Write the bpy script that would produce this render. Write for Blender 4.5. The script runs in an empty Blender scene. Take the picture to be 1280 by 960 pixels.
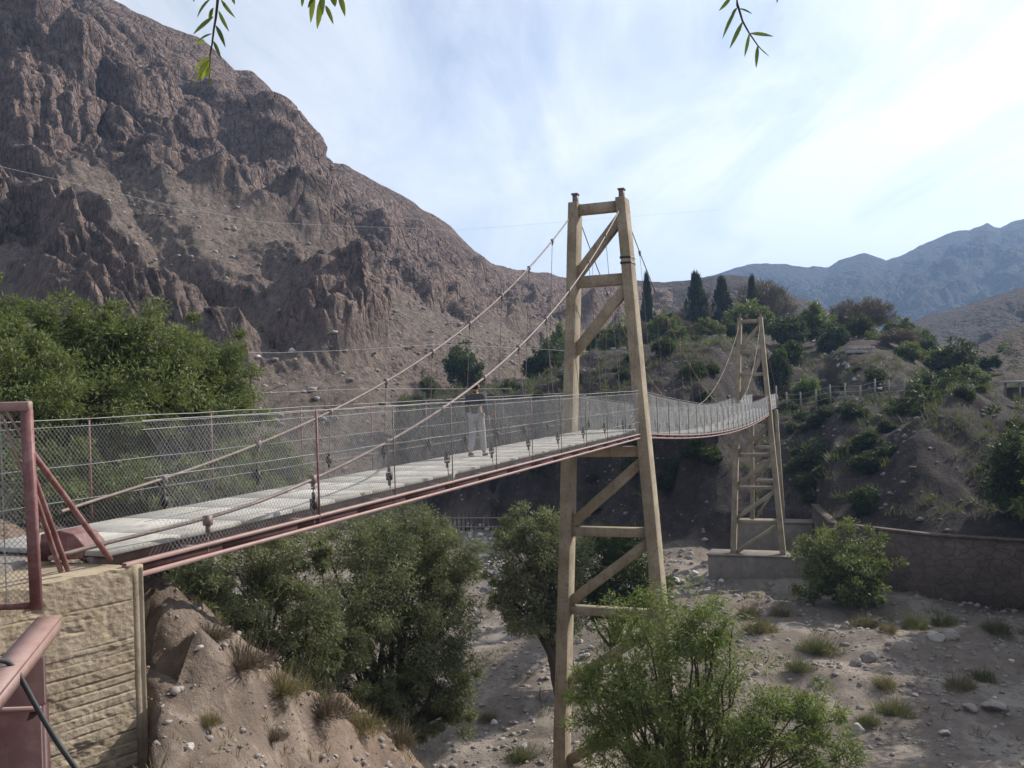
import bpy, bmesh, math, random
import numpy as np
from mathutils import Vector, Matrix
from mathutils.bvhtree import BVHTree

SC = bpy.context.scene
COL = SC.collection
rng = np.random.default_rng(7)
random.seed(7)
R_ = math.radians

# ------------------------------------------------------------------ camera frame
F = 1150.0; ROLL = .033; PITCH = .0053
_up0 = np.array([0, -math.sin(PITCH), math.cos(PITCH)])
CX = np.array([1., 0, 0]) * math.cos(ROLL) - _up0 * math.sin(ROLL)
CY = np.array([1., 0, 0]) * math.sin(ROLL) + _up0 * math.cos(ROLL)
FW = np.array([0, math.cos(PITCH), math.sin(PITCH)])
def at(px, py, Y):
    d = FW + (px - 640) / F * CX - (py - 480) / F * CY
    return d / d[1] * Y
cam = bpy.data.cameras.new("camera"); cam_o = bpy.data.objects.new("camera", cam); COL.objects.link(cam_o)
M = Matrix.Identity(4)
for i in range(3):
    M[i][0] = CX[i]; M[i][1] = CY[i]; M[i][2] = -FW[i]
cam_o.matrix_world = M
cam.sensor_width = 36; cam.lens = F / 1280 * 36; cam.clip_end = 20000; cam.clip_start = .05
SC.camera = cam_o

# ------------------------------------------------------------------ noise
def _h(ix, iy, seed):
    n = (ix.astype(np.int64) * 374761393 + iy.astype(np.int64) * 668265263 + seed * 1442695041) & 0x7fffffff
    n = ((n ^ (n >> 13)) * 1274126177) & 0x7fffffff
    return (n ^ (n >> 16)) & 0xffff
def pn(x, y, seed=0):
    x = np.asarray(x, float); y = np.asarray(y, float)
    ix = np.floor(x); iy = np.floor(y); fx = x - ix; fy = y - iy
    def g(ox, oy):
        a = _h(ix + ox, iy + oy, seed) / 65536. * 2 * np.pi
        return np.cos(a) * (fx - ox) + np.sin(a) * (fy - oy)
    u = fx ** 3 * (fx * (fx * 6 - 15) + 10); v = fy ** 3 * (fy * (fy * 6 - 15) + 10)
    a = g(0, 0) * (1 - u) + g(1, 0) * u; b = g(0, 1) * (1 - u) + g(1, 1) * u
    return (a * (1 - v) + b * v) * 1.5
def fbm(x, y, seed=0, o=4, gain=.5):
    s = 0; a = 1
    for k in range(o):
        s = s + a * pn(x * 2 ** k, y * 2 ** k, seed + k * 17); a *= gain
    return s
def ridged(x, y, seed=0, o=3, gain=.5):
    s = 0; a = 1
    for k in range(o):
        s = s + a * (1 - 2 * np.abs(pn(x * 2 ** k, y * 2 ** k, seed + k * 31))); a *= gain
    return s
def billow(x, y, seed=0, o=2, gain=.45):
    s = 0; a = 1
    for k in range(o):
        s = s + a * np.abs(pn(x * 2 ** k, y * 2 ** k, seed + k * 31)) * 2; a *= gain
    return s
def ss(x, a, b):
    t = np.clip((np.asarray(x, float) - a) / (b - a), 0, 1); return t * t * (3 - 2 * t)

# ------------------------------------------------------------------ meshes
def mesh_np(name, V, Q, mat=None, smooth=False):
    V = np.asarray(V, np.float32).reshape(-1, 3); Q = np.asarray(Q, np.int32); k = Q.shape[1]
    me = bpy.data.meshes.new(name)
    me.vertices.add(len(V)); me.vertices.foreach_set('co', V.ravel())
    me.loops.add(Q.size); me.loops.foreach_set('vertex_index', Q.ravel())
    me.polygons.add(len(Q)); me.polygons.foreach_set('loop_start', np.arange(len(Q), dtype=np.int32) * k)
    me.polygons.foreach_set('loop_total', np.full(len(Q), k, np.int32))
    if smooth: me.polygons.foreach_set('use_smooth', np.ones(len(Q), bool))
    me.update(calc_edges=True)
    if mat: me.materials.append(mat)
    return me
def obj(name, me, parent=None):
    o = bpy.data.objects.new(name, me); COL.objects.link(o)
    if parent: o.parent = parent
    return o
def tag(o, label, cat, group=None, kind=None):
    if label: o['label'] = label
    if cat: o['category'] = cat
    if group: o['group'] = group
    if kind: o['kind'] = kind
    return o
def thing(name, loc, label, cat, group=None):
    o = bpy.data.objects.new(name, None); COL.objects.link(o); o.location = Vector(loc)
    o.empty_display_size = .2
    return tag(o, label, cat, group)
def copy_tree(o, parent=None):
    c = o.copy(); COL.objects.link(c)
    if parent: c.parent = parent
    for ch in list(o.children): copy_tree(ch, c)
    return c

class MB:
    """collects boxes, bars, tubes as quads in world coordinates"""
    def __init__(s, org=(0, 0, 0)): s.V = []; s.Q = []; s.n = 0; s.org = np.array(org, float)
    def add(s, V, Q):
        V = np.asarray(V, float).reshape(-1, 3); Q = np.asarray(Q, int)
        s.V.append(V); s.Q.append(Q + s.n); s.n += len(V)
    def hexa(s, P):  # 8 points: bottom 4 ccw, top 4
        s.add(P, [[3, 2, 1, 0], [4, 5, 6, 7], [0, 1, 5, 4], [1, 2, 6, 5], [2, 3, 7, 6], [3, 0, 4, 7]])
    def bar(s, a, b, u, v, wu, wv, wu2=None, wv2=None):
        """prism from a to b, half-size wu along u, wv along v (can taper)"""
        a = np.array(a, float); b = np.array(b, float); u = np.array(u, float); v = np.array(v, float)
        wu2 = wu if wu2 is None else wu2; wv2 = wv if wv2 is None else wv2
        s.hexa([a - u * wu - v * wv, a + u * wu - v * wv, a + u * wu + v * wv, a - u * wu + v * wv,
                b - u * wu2 - v * wv2, b + u * wu2 - v * wv2, b + u * wu2 + v * wv2, b - u * wu2 + v * wv2])
    def beam(s, a, b, w, h, up=(0, 0, 1)):
        a = np.array(a, float); b = np.array(b, float); d = b - a; d /= np.linalg.norm(d)
        u = np.cross(d, up)
        if np.linalg.norm(u) < 1e-4: u = np.cross(d, (1, 0, 0))
        u /= np.linalg.norm(u); v = np.cross(u, d)
        s.bar(a, b, u, v, w / 2, h / 2)
    def box(s, c, size, ax=(1, 0, 0)):
        c = np.array(c, float); ax = np.array([ax[0], ax[1], 0], float); ax /= np.linalg.norm(ax)
        ay = np.array([-ax[1], ax[0], 0]); z = np.array([0, 0, size[2] / 2.])
        s.bar(c - z, c + z, ax, ay, size[0] / 2., size[1] / 2.)
    def tube(s, pts, r, sides=6, caps=True):
        P = np.asarray(pts, float); n = len(P); r = np.broadcast_to(np.asarray(r, float), (n,))
        T = np.gradient(P, axis=0); T /= np.linalg.norm(T, axis=1)[:, None] + 1e-12
        ref = np.array([0, 0, 1.]) if abs(T[:, 2]).mean() < .8 else np.array([1., 0, 0])
        U = np.cross(T, ref); U /= np.linalg.norm(U, axis=1)[:, None] + 1e-12; W = np.cross(T, U)
        a = np.arange(sides) / sides * 2 * np.pi
        V = P[:, None] + r[:, None, None] * (np.cos(a)[None, :, None] * U[:, None] + np.sin(a)[None, :, None] * W[:, None])
        Q = []
        for i in range(n - 1):
            for j in range(sides):
                k = (j + 1) % sides
                Q.append([i * sides + j, i * sides + k, (i + 1) * sides + k, (i + 1) * sides + j])
        s.add(V, Q)
        if caps:
            for i, fl in ((0, 1), (n - 1, 0)):
                c = P[i]; VV = list(V[i]) + [c]; q = [[j, (j + 1) % sides, sides, sides] for j in range(sides)]
                q = [[x[1], x[0], x[2]] if fl else [x[0], x[1], x[2]] for x in q]
                s.add(VV, [[t[0], t[1], t[2], t[2]] for t in q])
    def build(s, name, mat, parent=None, smooth=False):
        V = np.concatenate(s.V) - s.org; Q = np.concatenate(s.Q)
        deg = Q[:, 2] == Q[:, 3]
        if deg.any():
            me = bpy.data.meshes.new(name)
            me.from_pydata(V.tolist(), [], [list(q[:3]) if d else list(q) for q, d in zip(Q.tolist(), deg)])
            if smooth:
                me.polygons.foreach_set('use_smooth', np.ones(len(Q), bool))
            me.update(); me.materials.append(mat)
        else:
            me = mesh_np(name, V, Q, mat, smooth)
        return obj(name, me, parent)
def bevel(o, w=.02, seg=1):
    m = o.modifiers.new('bevel', 'BEVEL'); m.width = w; m.segments = seg; m.limit_method = 'ANGLE'; return o

def prisms(P0, P1, r, sides=3):
    """many thin wires P0[i]->P1[i] as one vertex/quad array"""
    P0 = np.asarray(P0, float); P1 = np.asarray(P1, float); D = P1 - P0
    D /= np.linalg.norm(D, axis=1)[:, None] + 1e-12
    ref = np.where(np.abs(D[:, 2:3]) > .9, np.array([[1., 0, 0]]), np.array([[0, 0, 1.]]))
    U = np.cross(D, ref); U /= np.linalg.norm(U, axis=1)[:, None]; W = np.cross(D, U)
    a = np.arange(sides) / sides * 2 * np.pi
    off = r * (np.cos(a)[None, :, None] * U[:, None] + np.sin(a)[None, :, None] * W[:, None])
    V = np.stack([P0[:, None] + off, P1[:, None] + off], 1)          # n,2,sides,3
    n = len(P0); base = np.arange(n)[:, None] * 2 * sides
    j = np.arange(sides); k = (j + 1) % sides
    Q = np.stack([base + j, base + k, base + sides + k, base + sides + j], -1).reshape(-1, 4)
    return V.reshape(-1, 3), Q

# ------------------------------------------------------------------ materials
class NT:
    def __init__(s, name):
        s.m = bpy.data.materials.new(name); s.m.use_nodes = True; s.t = s.m.node_tree; s.t.nodes.clear()
        s.out = s.n('ShaderNodeOutputMaterial')
    def n(s, typ, **kw):
        o = s.t.nodes.new(typ)
        for k, v in kw.items(): setattr(o, k, v)
        return o
    def l(s, a, b): s.t.links.new(a, b)
    def coord(s): return s.n('ShaderNodeTexCoord').outputs['Object']
    def noise(s, vec, scale, detail=6, rough=.6, stretch=None):
        if stretch:
            mp = s.n('ShaderNodeMapping'); mp.inputs['Scale'].default_value = stretch; s.l(vec, mp.inputs[0]); vec = mp.outputs[0]
        o = s.n('ShaderNodeTexNoise'); o.inputs['Scale'].default_value = scale; o.inputs['Detail'].default_value = detail
        o.inputs['Roughness'].default_value = rough; s.l(vec, o.inputs['Vector']); return o.outputs['Fac']
    def ramp(s, fac, stops):
        o = s.n('ShaderNodeValToRGB'); e = o.color_ramp.elements
        while len(e) < len(stops): e.new(.5)
        for el, (p, c) in zip(e, stops):
            el.position = p; el.color = (*c, 1) if not np.isscalar(c) else (c, c, c, 1)
        s.l(fac, o.inputs[0]); return o.outputs[0]
    def mix(s, fac, a, b, mode='MIX'):
        o = s.n('ShaderNodeMix', data_type='RGBA', blend_type=mode)
        for sock, v in ((o.inputs[0], fac), (o.inputs[6], a), (o.inputs[7], b)):
            if isinstance(v, (int, float)): sock.default_value = v
            elif isinstance(v, tuple): sock.default_value = (*v, 1)
            else: s.l(v, sock)
        return o.outputs[2]
    def math(s, op, a, b=None):
        o = s.n('ShaderNodeMath', operation=op)
        for sock, v in zip(o.inputs, (a, b)):
            if v is None: continue
            if isinstance(v, (int, float)): sock.default_value = v
            else: s.l(v, sock)
        return o.outputs[0]
    def bump(s, h, strength, dist):
        o = s.n('ShaderNodeBump'); o.inputs['Strength'].default_value = strength; o.inputs['Distance'].default_value = dist
        s.l(h, o.inputs['Height']); return o.outputs[0]
    def pbr(s, col, rough=.8, nrm=None, spec=.3, metal=0):
        o = s.n('ShaderNodeBsdfPrincipled')
        if isinstance(col, tuple): o.inputs['Base Color'].default_value = (*col, 1)
        else: s.l(col, o.inputs['Base Color'])
        if isinstance(rough, (int, float)): o.inputs['Roughness'].default_value = rough
        else: s.l(rough, o.inputs['Roughness'])
        o.inputs['Specular IOR Level'].default_value = spec; o.inputs['Metallic'].default_value = metal
        if nrm is not None: s.l(nrm, o.inputs['Normal'])
        s.l(o.outputs[0], s.out.inputs[0]); return s.m
    def attr(s, name): return s.n('ShaderNodeAttribute', attribute_name=name)

def m_concrete(name, base, dark, stain=(.13, .1, .07), boards=False, bstr=.5):
    t = NT(name); c = t.coord()
    n1 = t.noise(c, 1.3, 8, .65); n2 = t.noise(c, 9, 6, .7); n3 = t.noise(c, 45, 4, .6)
    col = t.mix(t.ramp(n1, [(.35, 0.), (.68, 1.)]), dark, base)
    col = t.mix(t.ramp(n2, [(.52, 0.), (.72, .75)]), col, stain)
    streak = t.noise(c, 2.2, 5, .6, (3.5, 3.5, .25))
    col = t.mix(t.ramp(streak, [(.55, 0.), (.75, .5)]), col, stain)
    h = t.math('ADD', t.math('MULTIPLY', n2, .6), t.math('MULTIPLY', n3, .25))
    return t.pbr(col, .9, t.bump(h, bstr, .03), .2)
MT = {}
MT['tower'] = m_concrete('yellowed_concrete', (.40, .34, .25), (.245, .2, .142), (.13, .098, .066))
MT['plinth'] = m_concrete('plinth_concrete', (.27, .235, .2), (.17, .148, .128))
MT['wall'] = m_concrete('retaining_concrete', (.125, .10, .088), (.07, .057, .05), (.045, .036, .032))
def m_abut():
    t = NT('board_marked_concrete'); c = t.coord()
    n1 = t.noise(c, 1.6, 8, .65); n2 = t.noise(c, 11, 6, .7); n3 = t.noise(c, 70, 4, .6)
    at_ = t.attr('groove').outputs['Fac']
    col = t.mix(t.ramp(n1, [(.35, 0.), (.65, 1.)]), (.31, .24, .16), (.46, .38, .27))
    col = t.mix(t.ramp(n2, [(.5, 0.), (.75, .8)]), col, (.2, .15, .11))
    col = t.mix(t.math('MULTIPLY', at_, .55), col, (.17, .13, .1))
    h = t.math('ADD', t.math('MULTIPLY', n2, .7), t.math('MULTIPLY', n3, .3))
    return t.pbr(col, .93, t.bump(h, .7, .02), .15)
MT['abut'] = m_abut()
def m_wallstone():
    t = NT('stone_retaining_wall'); c = t.coord()
    mp = t.n('ShaderNodeMapping'); mp.inputs['Scale'].default_value = (1, 1, 1.7); t.l(c, mp.inputs[0]); v = t.n('ShaderNodeTexVoronoi'); v.feature = 'DISTANCE_TO_EDGE'; v.inputs['Scale'].default_value = 1.25; t.l(mp.outputs[0], v.inputs['Vector'])
    v2 = t.n('ShaderNodeTexVoronoi'); v2.inputs['Scale'].default_value = 1.25; t.l(mp.outputs[0], v2.inputs['Vector'])
    n1 = t.noise(c, .5, 7, .65); n2 = t.noise(c, 6, 6, .7)
    col = t.mix(t.ramp(n1, [(.35, 0.), (.65, 1.)]), (.115, .09, .076), (.2, .155, .13)); bw = t.n('ShaderNodeRGBToBW'); t.l(v2.outputs['Color'], bw.inputs[0]); col = t.mix(t.math('MULTIPLY', bw.outputs[0], .45), col, (.06, .048, .043))
    e = t.ramp(v.outputs['Distance'], [(.0, 1.), (.05, 0.)]); col = t.mix(t.math('MULTIPLY', e, .35), col, (.05, .042, .038)); col = t.mix(t.ramp(n2, [(.55, 0.), (.75, .6)]), col, (.05, .042, .038))
    return t.pbr(col, .95, t.bump(t.math('ADD', t.math('MULTIPLY', n2, .4), t.math('MULTIPLY', e, -.8)), .7, .08), .1)
MT['wall'] = m_wallstone()
def m_paint(name, base, worn, metal=0, rough=.55):
    t = NT(name); c = t.coord()
    n1 = t.noise(c, 6, 8, .7); n2 = t.noise(c, 30, 5, .7)
    col = t.mix(t.ramp(n1, [(.45, 0.), (.62, 1.)]), base, worn)
    col = t.mix(t.ramp(n2, [(.62, 0.), (.72, 1.)]), col, tuple(x * .45 for x in base))
    return t.pbr(col, rough, t.bump(n2, .25, .004), .35, metal)
MT['red'] = m_paint('faded_red_paint', (.18, .075, .07), (.27, .155, .145))
MT['pink'] = m_paint('sun_bleached_red_paint', (.30, .20, .178), (.27, .155, .135))
MT['darkred'] = m_paint('dark_red_paint_and_shade', (.06, .022, .022), (.085, .04, .036))  # dark red steel; also paints the shade of beam web and tank opening
MT['wire'] = m_paint('galvanised_wire', (.30, .30, .295), (.22, .205, .19), .0, .5)
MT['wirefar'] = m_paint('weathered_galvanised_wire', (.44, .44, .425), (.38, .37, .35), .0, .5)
MT['cable'] = m_paint('twisted_steel_cable', (.18, .132, .112), (.24, .19, .165), .0, .6)
MT['rod'] = m_paint('steel_rod', (.17, .13, .12), (.24, .18, .16), .1, .55)
MT['iron'] = m_paint('black_iron', (.035, .03, .03), (.06, .045, .04), .2, .5)
MT['rubber'] = m_paint('black_rubber', (.03, .03, .032), (.045, .045, .045), 0, .6)
def m_deck():
    t = NT('worn_concrete_deck'); c = t.coord()
    n1 = t.noise(c, .9, 7, .65); n2 = t.noise(c, 14, 6, .7)
    col = t.mix(t.ramp(n1, [(.35, 0.), (.65, 1.)]), (.38, .355, .312), (.52, .488, .435))
    col = t.mix(t.ramp(n2, [(.5, 0.), (.72, .75)]), col, (.24, .22, .2)); n3 = t.noise(c, 3.2, 6, .7); col = t.mix(t.ramp(n3, [(.5, 0.), (.66, .75)]), col, (.27, .24, .2))
    return t.pbr(col, .9, t.bump(n2, .3, .01), .2)
MT['deck'] = m_deck()
def m_wood(name, a, b):
    t = NT(name); c = t.coord(); n = t.noise(c, 5, 6, .6, (8, 8, .6))
    return t.pbr(t.mix(t.ramp(n, [(.3, 0.), (.7, 1.)]), a, b), .85, t.bump(n, .4, .01), .2)
MT['post'] = m_wood('grey_weathered_wood', (.2, .17, .14), (.36, .32, .28))
MT['bark'] = m_wood('brown_bark', (.045, .035, .027), (.11, .085, .065))
MT['twig'] = m_wood('pale_twigs', (.17, .12, .095), (.24, .175, .14))

def m_leaf(name, c1, c2, c3=None, trans=.35):
    t = NT(name); r = t.n('ShaderNodeNewGeometry').outputs['Random Per Island']
    c = t.coord(); n = t.noise(c, .55, 3, .6)
    k = t.math('ADD', t.math('MULTIPLY', r, .55), t.math('MULTIPLY', n, .55))
    st = [(.15, c1), (.75, c2)] + ([(.96, c3)] if c3 else [])
    col = t.ramp(k, st)
    d = t.n('ShaderNodeBsdfPrincipled'); t.l(col, d.inputs['Base Color']); d.inputs['Roughness'].default_value = .6; d.inputs['Specular IOR Level'].default_value = .25
    tr = t.n('ShaderNodeBsdfTranslucent'); t.l(t.mix(.5, col, (.16, .2, .03)), tr.inputs[0])
    mx = t.n('ShaderNodeMixShader'); mx.inputs[0].default_value = trans
    t.l(d.outputs[0], mx.inputs[1]); t.l(tr.outputs[0], mx.inputs[2]); t.l(mx.outputs[0], t.out.inputs[0])
    return t.m
MT['green'] = m_leaf('fresh_green_leaves', (.065, .086, .03), (.185, .212, .078), (.31, .32, .14))
MT['olive'] = m_leaf('olive_green_leaves', (.1, .11, .056), (.215, .228, .125), (.32, .32, .19))
MT['lime'] = m_leaf('light_green_leaves', (.09, .13, .035), (.20, .25, .09), (.36, .39, .22), .45)
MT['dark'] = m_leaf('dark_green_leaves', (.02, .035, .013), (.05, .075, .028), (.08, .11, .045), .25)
MT['cypress'] = m_leaf('cypress_needles', (.012, .02, .012), (.03, .042, .024), None, .12)
MT['dry'] = m_leaf('dry_straw_leaves', (.13, .095, .055), (.24, .19, .11), (.34, .28, .18), .3)
MT['drygreen'] = m_leaf('dusty_green_leaves', (.075, .08, .035), (.15, .15, .075), (.25, .23, .13), .3)
MT['bare'] = m_leaf('bare_brown_twigs', (.1, .07, .058), (.165, .12, .1), None, .15)
MT['spray'] = m_leaf('pepper_tree_leaflets', (.04, .075, .025), (.075, .12, .03), (.12, .17, .03), .45)
MT['sprayl'] = m_leaf('young_pepper_leaflets', (.13, .17, .02), (.24, .28, .04), None, .6)

def m_ground():
    t = NT('valley_soil'); c = t.coord()
    sand = t.attr('sand').outputs['Fac']; dk = t.attr('dark_earth_and_shade').outputs['Fac']
    n0 = t.noise(c, .12, 6, .6); n1 = t.noise(c, .8, 8, .68); n2 = t.noise(c, 5, 8, .72); n3 = t.noise(c, 22, 5, .7)
    earth = t.mix(t.ramp(n1, [(.32, 0.), (.7, 1.)]), (.135, .103, .082), (.26, .205, .165))
    earth = t.mix(t.ramp(n0, [(.45, 0.), (.65, .55)]), earth, (.30, .19, .12))
    n6 = t.noise(c, 2.4, 7, .7); earth = t.mix(t.ramp(n6, [(.52, 0.), (.66, .75)]), earth, (.33, .265, .21)); earth = t.mix(t.ramp(n6, [(.3, .8), (.44, 0.)]), earth, (.085, .062, .047))
    bed = t.mix(t.ramp(n1, [(.3, 0.), (.72, 1.)]), (.145, .118, .096), (.255, .214, .176))
    bed = t.mix(t.ramp(n0, [(.4, 0.), (.7, .6)]), bed, (.13, .11, .095))
    bank = t.mix(t.ramp(n1, [(.32, 0.), (.7, 1.)]), (.022, .0185, .018), (.062, .050, .046))  # dark bank earth, deepened further in colour to stand for its shade
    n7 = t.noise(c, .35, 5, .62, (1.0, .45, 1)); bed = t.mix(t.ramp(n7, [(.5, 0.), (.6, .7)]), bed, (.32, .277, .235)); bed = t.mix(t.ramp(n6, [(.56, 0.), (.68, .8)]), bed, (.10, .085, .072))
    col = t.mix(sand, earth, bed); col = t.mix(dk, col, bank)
    col = t.mix(t.ramp(n2, [(.5, 0.), (.78, .7)]), col, (.12, .095, .075))
    vor = t.n('ShaderNodeTexVoronoi'); vor.inputs['Scale'].default_value = 5.5; t.l(c, vor.inputs['Vector'])
    peb = t.ramp(vor.outputs['Distance'], [(.08, 1.), (.2, 0.)])
    pm = t.math('MULTIPLY', peb, t.ramp(n1, [(.45, 0.), (.6, .8)]))
    col = t.mix(pm, col, (.36, .32, .285))
    h = t.math('ADD', t.math('MULTIPLY', n1, 1.2), t.math('ADD', t.math('MULTIPLY', n2, .5), t.math('ADD', t.math('MULTIPLY', n3, .18), t.math('MULTIPLY', pm, .2))))
    return t.pbr(col, .95, t.bump(h, .9, .16), .1)
MT['ground'] = m_ground()
def m_mountain(name, ra, rb, ta, tb, sc=1.0, veg=(.12, .115, .07)):
    t = NT(name); c = t.coord(); ta_ = t.attr('talus').outputs['Fac']
    n1 = t.noise(c, .035 * sc, 8, .65); n2 = t.noise(c, .22 * sc, 9, .72); n3 = t.noise(c, .09 * sc, 9, .7, (1.6, .5, .6))
    n4 = t.noise(c, 1.1 * sc, 6, .7)
    rock = t.mix(t.ramp(n2, [(.3, 0.), (.68, 1.)]), ra, rb)
    rock = t.mix(t.ramp(n1, [(.45, 0.), (.65, .5)]), rock, tuple(x * .7 for x in ra))
    tal = t.mix(t.ramp(n3, [(.3, 0.), (.7, 1.)]), ta, tb)
    tal = t.mix(t.ramp(n2, [(.5, 0.), (.7, .6)]), tal, veg)
    col = t.mix(ta_, rock, tal)
    n5 = t.noise(c, .75 * sc, 7, .75, (1.3, .8, .45)); col = t.mix(t.ramp(n5, [(.36, .85), (.5, 0.)]), col, tuple(x * .55 for x in ra)); col = t.mix(t.ramp(n5, [(.55, 0.), (.7, .7)]), col, tuple(x * 1.35 for x in rb))
    vor = t.n('ShaderNodeTexVoronoi'); vor.inputs['Scale'].default_value = .34 * sc; t.l(c, vor.inputs['Vector'])
    shr = t.ramp(vor.outputs['Distance'], [(.14, 1.), (.3, 0.)])
    col = t.mix(t.math('MULTIPLY', shr, t.ramp(n1, [(.4, .15), (.6, .8)])), col, tuple(x * .55 for x in veg))
    ck = None
    for s_, k_ in ((.16, .9), (.5, .45)):
        mp = t.n('ShaderNodeMapping'); mp.inputs['Scale'].default_value = (1.5, .7, .55); mp.inputs['Rotation'].default_value = (.3, .5, .4); t.l(c, mp.inputs[0])
        va = t.n('ShaderNodeVectorMath'); va.operation = 'ADD'; nz = t.n('ShaderNodeTexNoise'); nz.inputs['Scale'].default_value = s_ * sc * 1.2; nz.inputs['Detail'].default_value = 4; t.l(c, nz.inputs['Vector'])
        vs = t.n('ShaderNodeVectorMath'); vs.operation = 'SCALE'; vs.inputs['Scale'].default_value = 3.2 / (s_ / .16) / sc; t.l(nz.outputs['Color'], vs.inputs[0]); t.l(mp.outputs[0], va.inputs[0]); t.l(vs.outputs[0], va.inputs[1])
        ve = t.n('ShaderNodeTexVoronoi'); ve.feature = 'DISTANCE_TO_EDGE'; ve.inputs['Scale'].default_value = s_ * sc; t.l(va.outputs[0], ve.inputs['Vector'])
        q_ = t.math('MULTIPLY', t.ramp(ve.outputs['Distance'], [(0., 0.), (.12, 1.)]), k_); ck = q_ if ck is None else t.math('ADD', ck, q_)
    ck = t.math('MULTIPLY', ck, t.math('SUBTRACT', 1.0, ta_))
    h = t.math('ADD', t.math('ADD', n2, ck), t.math('ADD', t.math('MULTIPLY', n3, .8), t.math('ADD', t.math('MULTIPLY', n4, .4), t.math('MULTIPLY', n5, .5))))
    return t.pbr(col, .95, t.bump(h, .9, 2.4 / sc), .1)
MT['mtn'] = m_mountain('mountain_rock', (.13, .094, .083), (.33, .24, .203), (.16, .124, .104), (.26, .206, .168))
MT['hill'] = m_mountain('scrubby_hill', (.07, .056, .05), (.13, .103, .088), (.09, .073, .063), (.14, .112, .095), .8, (.07, .07, .045))
MT['far'] = m_mountain('distant_mountain_rock', (.032, .03, .03), (.062, .056, .053), (.036, .033, .031), (.06, .054, .05), .18, (.04, .042, .034))
MT['rhill'] = m_mountain('dry_hillside', (.085, .068, .056), (.155, .125, .103), (.10, .08, .066), (.17, .138, .114), 1.4, (.06, .07, .035))
def m_rock(name, a, b):
    t = NT(name); c = t.coord(); oi = t.n('ShaderNodeObjectInfo').outputs['Random']
    n1 = t.noise(c, 2.5, 8, .7); n2 = t.noise(c, 12, 6, .7)
    col = t.mix(t.ramp(n1, [(.3, 0.), (.7, 1.)]), a, b)
    col = t.mix(t.math('MULTIPLY', oi, .5), col, tuple(x * .5 for x in a))
    return t.pbr(col, .9, t.bump(n2, .6, .05), .2)
MT['rock'] = m_rock('river_boulder_stone', (.3, .265, .235), (.48, .44, .40))
MT['rockw'] = m_rock('pale_boulder_stone', (.5, .47, .44), (.72, .69, .66))
MT['rubble'] = m_rock('dump_rubble_stone', (.19, .16, .145), (.36, .32, .295))

# ------------------------------------------------------------------ bridge frame
D = np.array([.357, .934, 0]); D /= np.linalg.norm(D)
N = np.array([D[1], -D[0], 0.]); C0 = np.array([3.1, 30.8, 0])
Z3 = np.array([0, 0, 1.])
def BR(t, h, z): return C0 + D * t + N * h + Z3 * z
_c2 = at(937.5, 397, 74.6)
C2 = np.array([_c2[0], _c2[1], 0]); T2 = float((C2 - C0) @ D); H2 = float((C2 - C0) @ N)
Dm = (C2 - C0) / np.linalg.norm(C2 - C0); Nm = np.array([Dm[1], -Dm[0], 0]); LM = float(np.linalg.norm(C2 - C0))
def BM(s, h, z): return C0 + Dm * s + Nm * h + Z3 * z
ZT2 = float(_c2[2])          # tower 2 top
ZD2 = ZT2 - 7.75
print('T2', T2, H2, LM, ZT2, ZD2)

# ------------------------------------------------------------------ terrain
def th(x, y):
    X = np.asarray(x) - C0[0]; Y = np.asarray(y) - C0[1]
    return X * D[0] + Y * D[1], X * N[0] + Y * N[1]
_nb = np.array([(-400, 2), (-60, -1.2), (-40, -1.5), (-26, -1.6), (-24, -1.85), (-22.2, -2.8), (-21, -3.35), (-20, -3.9), (-18, -5.0), (-13, -8.35), (-6, -13.7), (-2, -15.6), (1, -16), (400, -16)])
_tb = np.array([(-400, 220), (-120, 105), (-60, 84), (-33, 67), (-15, 59.5), (-6, 59), (0, 58.5), (3.4, 57.5), (5.2, 46.5), (12, 43), (30, 40), (60, 37), (120, 22), (400, -60)])
_pr = np.array([(-6, 0), (-.3, 0), (.5, 3.6), (2.5, 4), (8, 6.4), (20, 10.6), (30, 12.6), (42, 13.5), (48, 16), (59, 19.3), (86, 22.5), (120, 24), (400, 27)])
_pl = np.array([(-9, 0), (-1, .8), (3, 4), (8, 12.5), (11, 14.6), (22, 15.6), (60, 18), (120, 21), (400, 26)])
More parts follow.
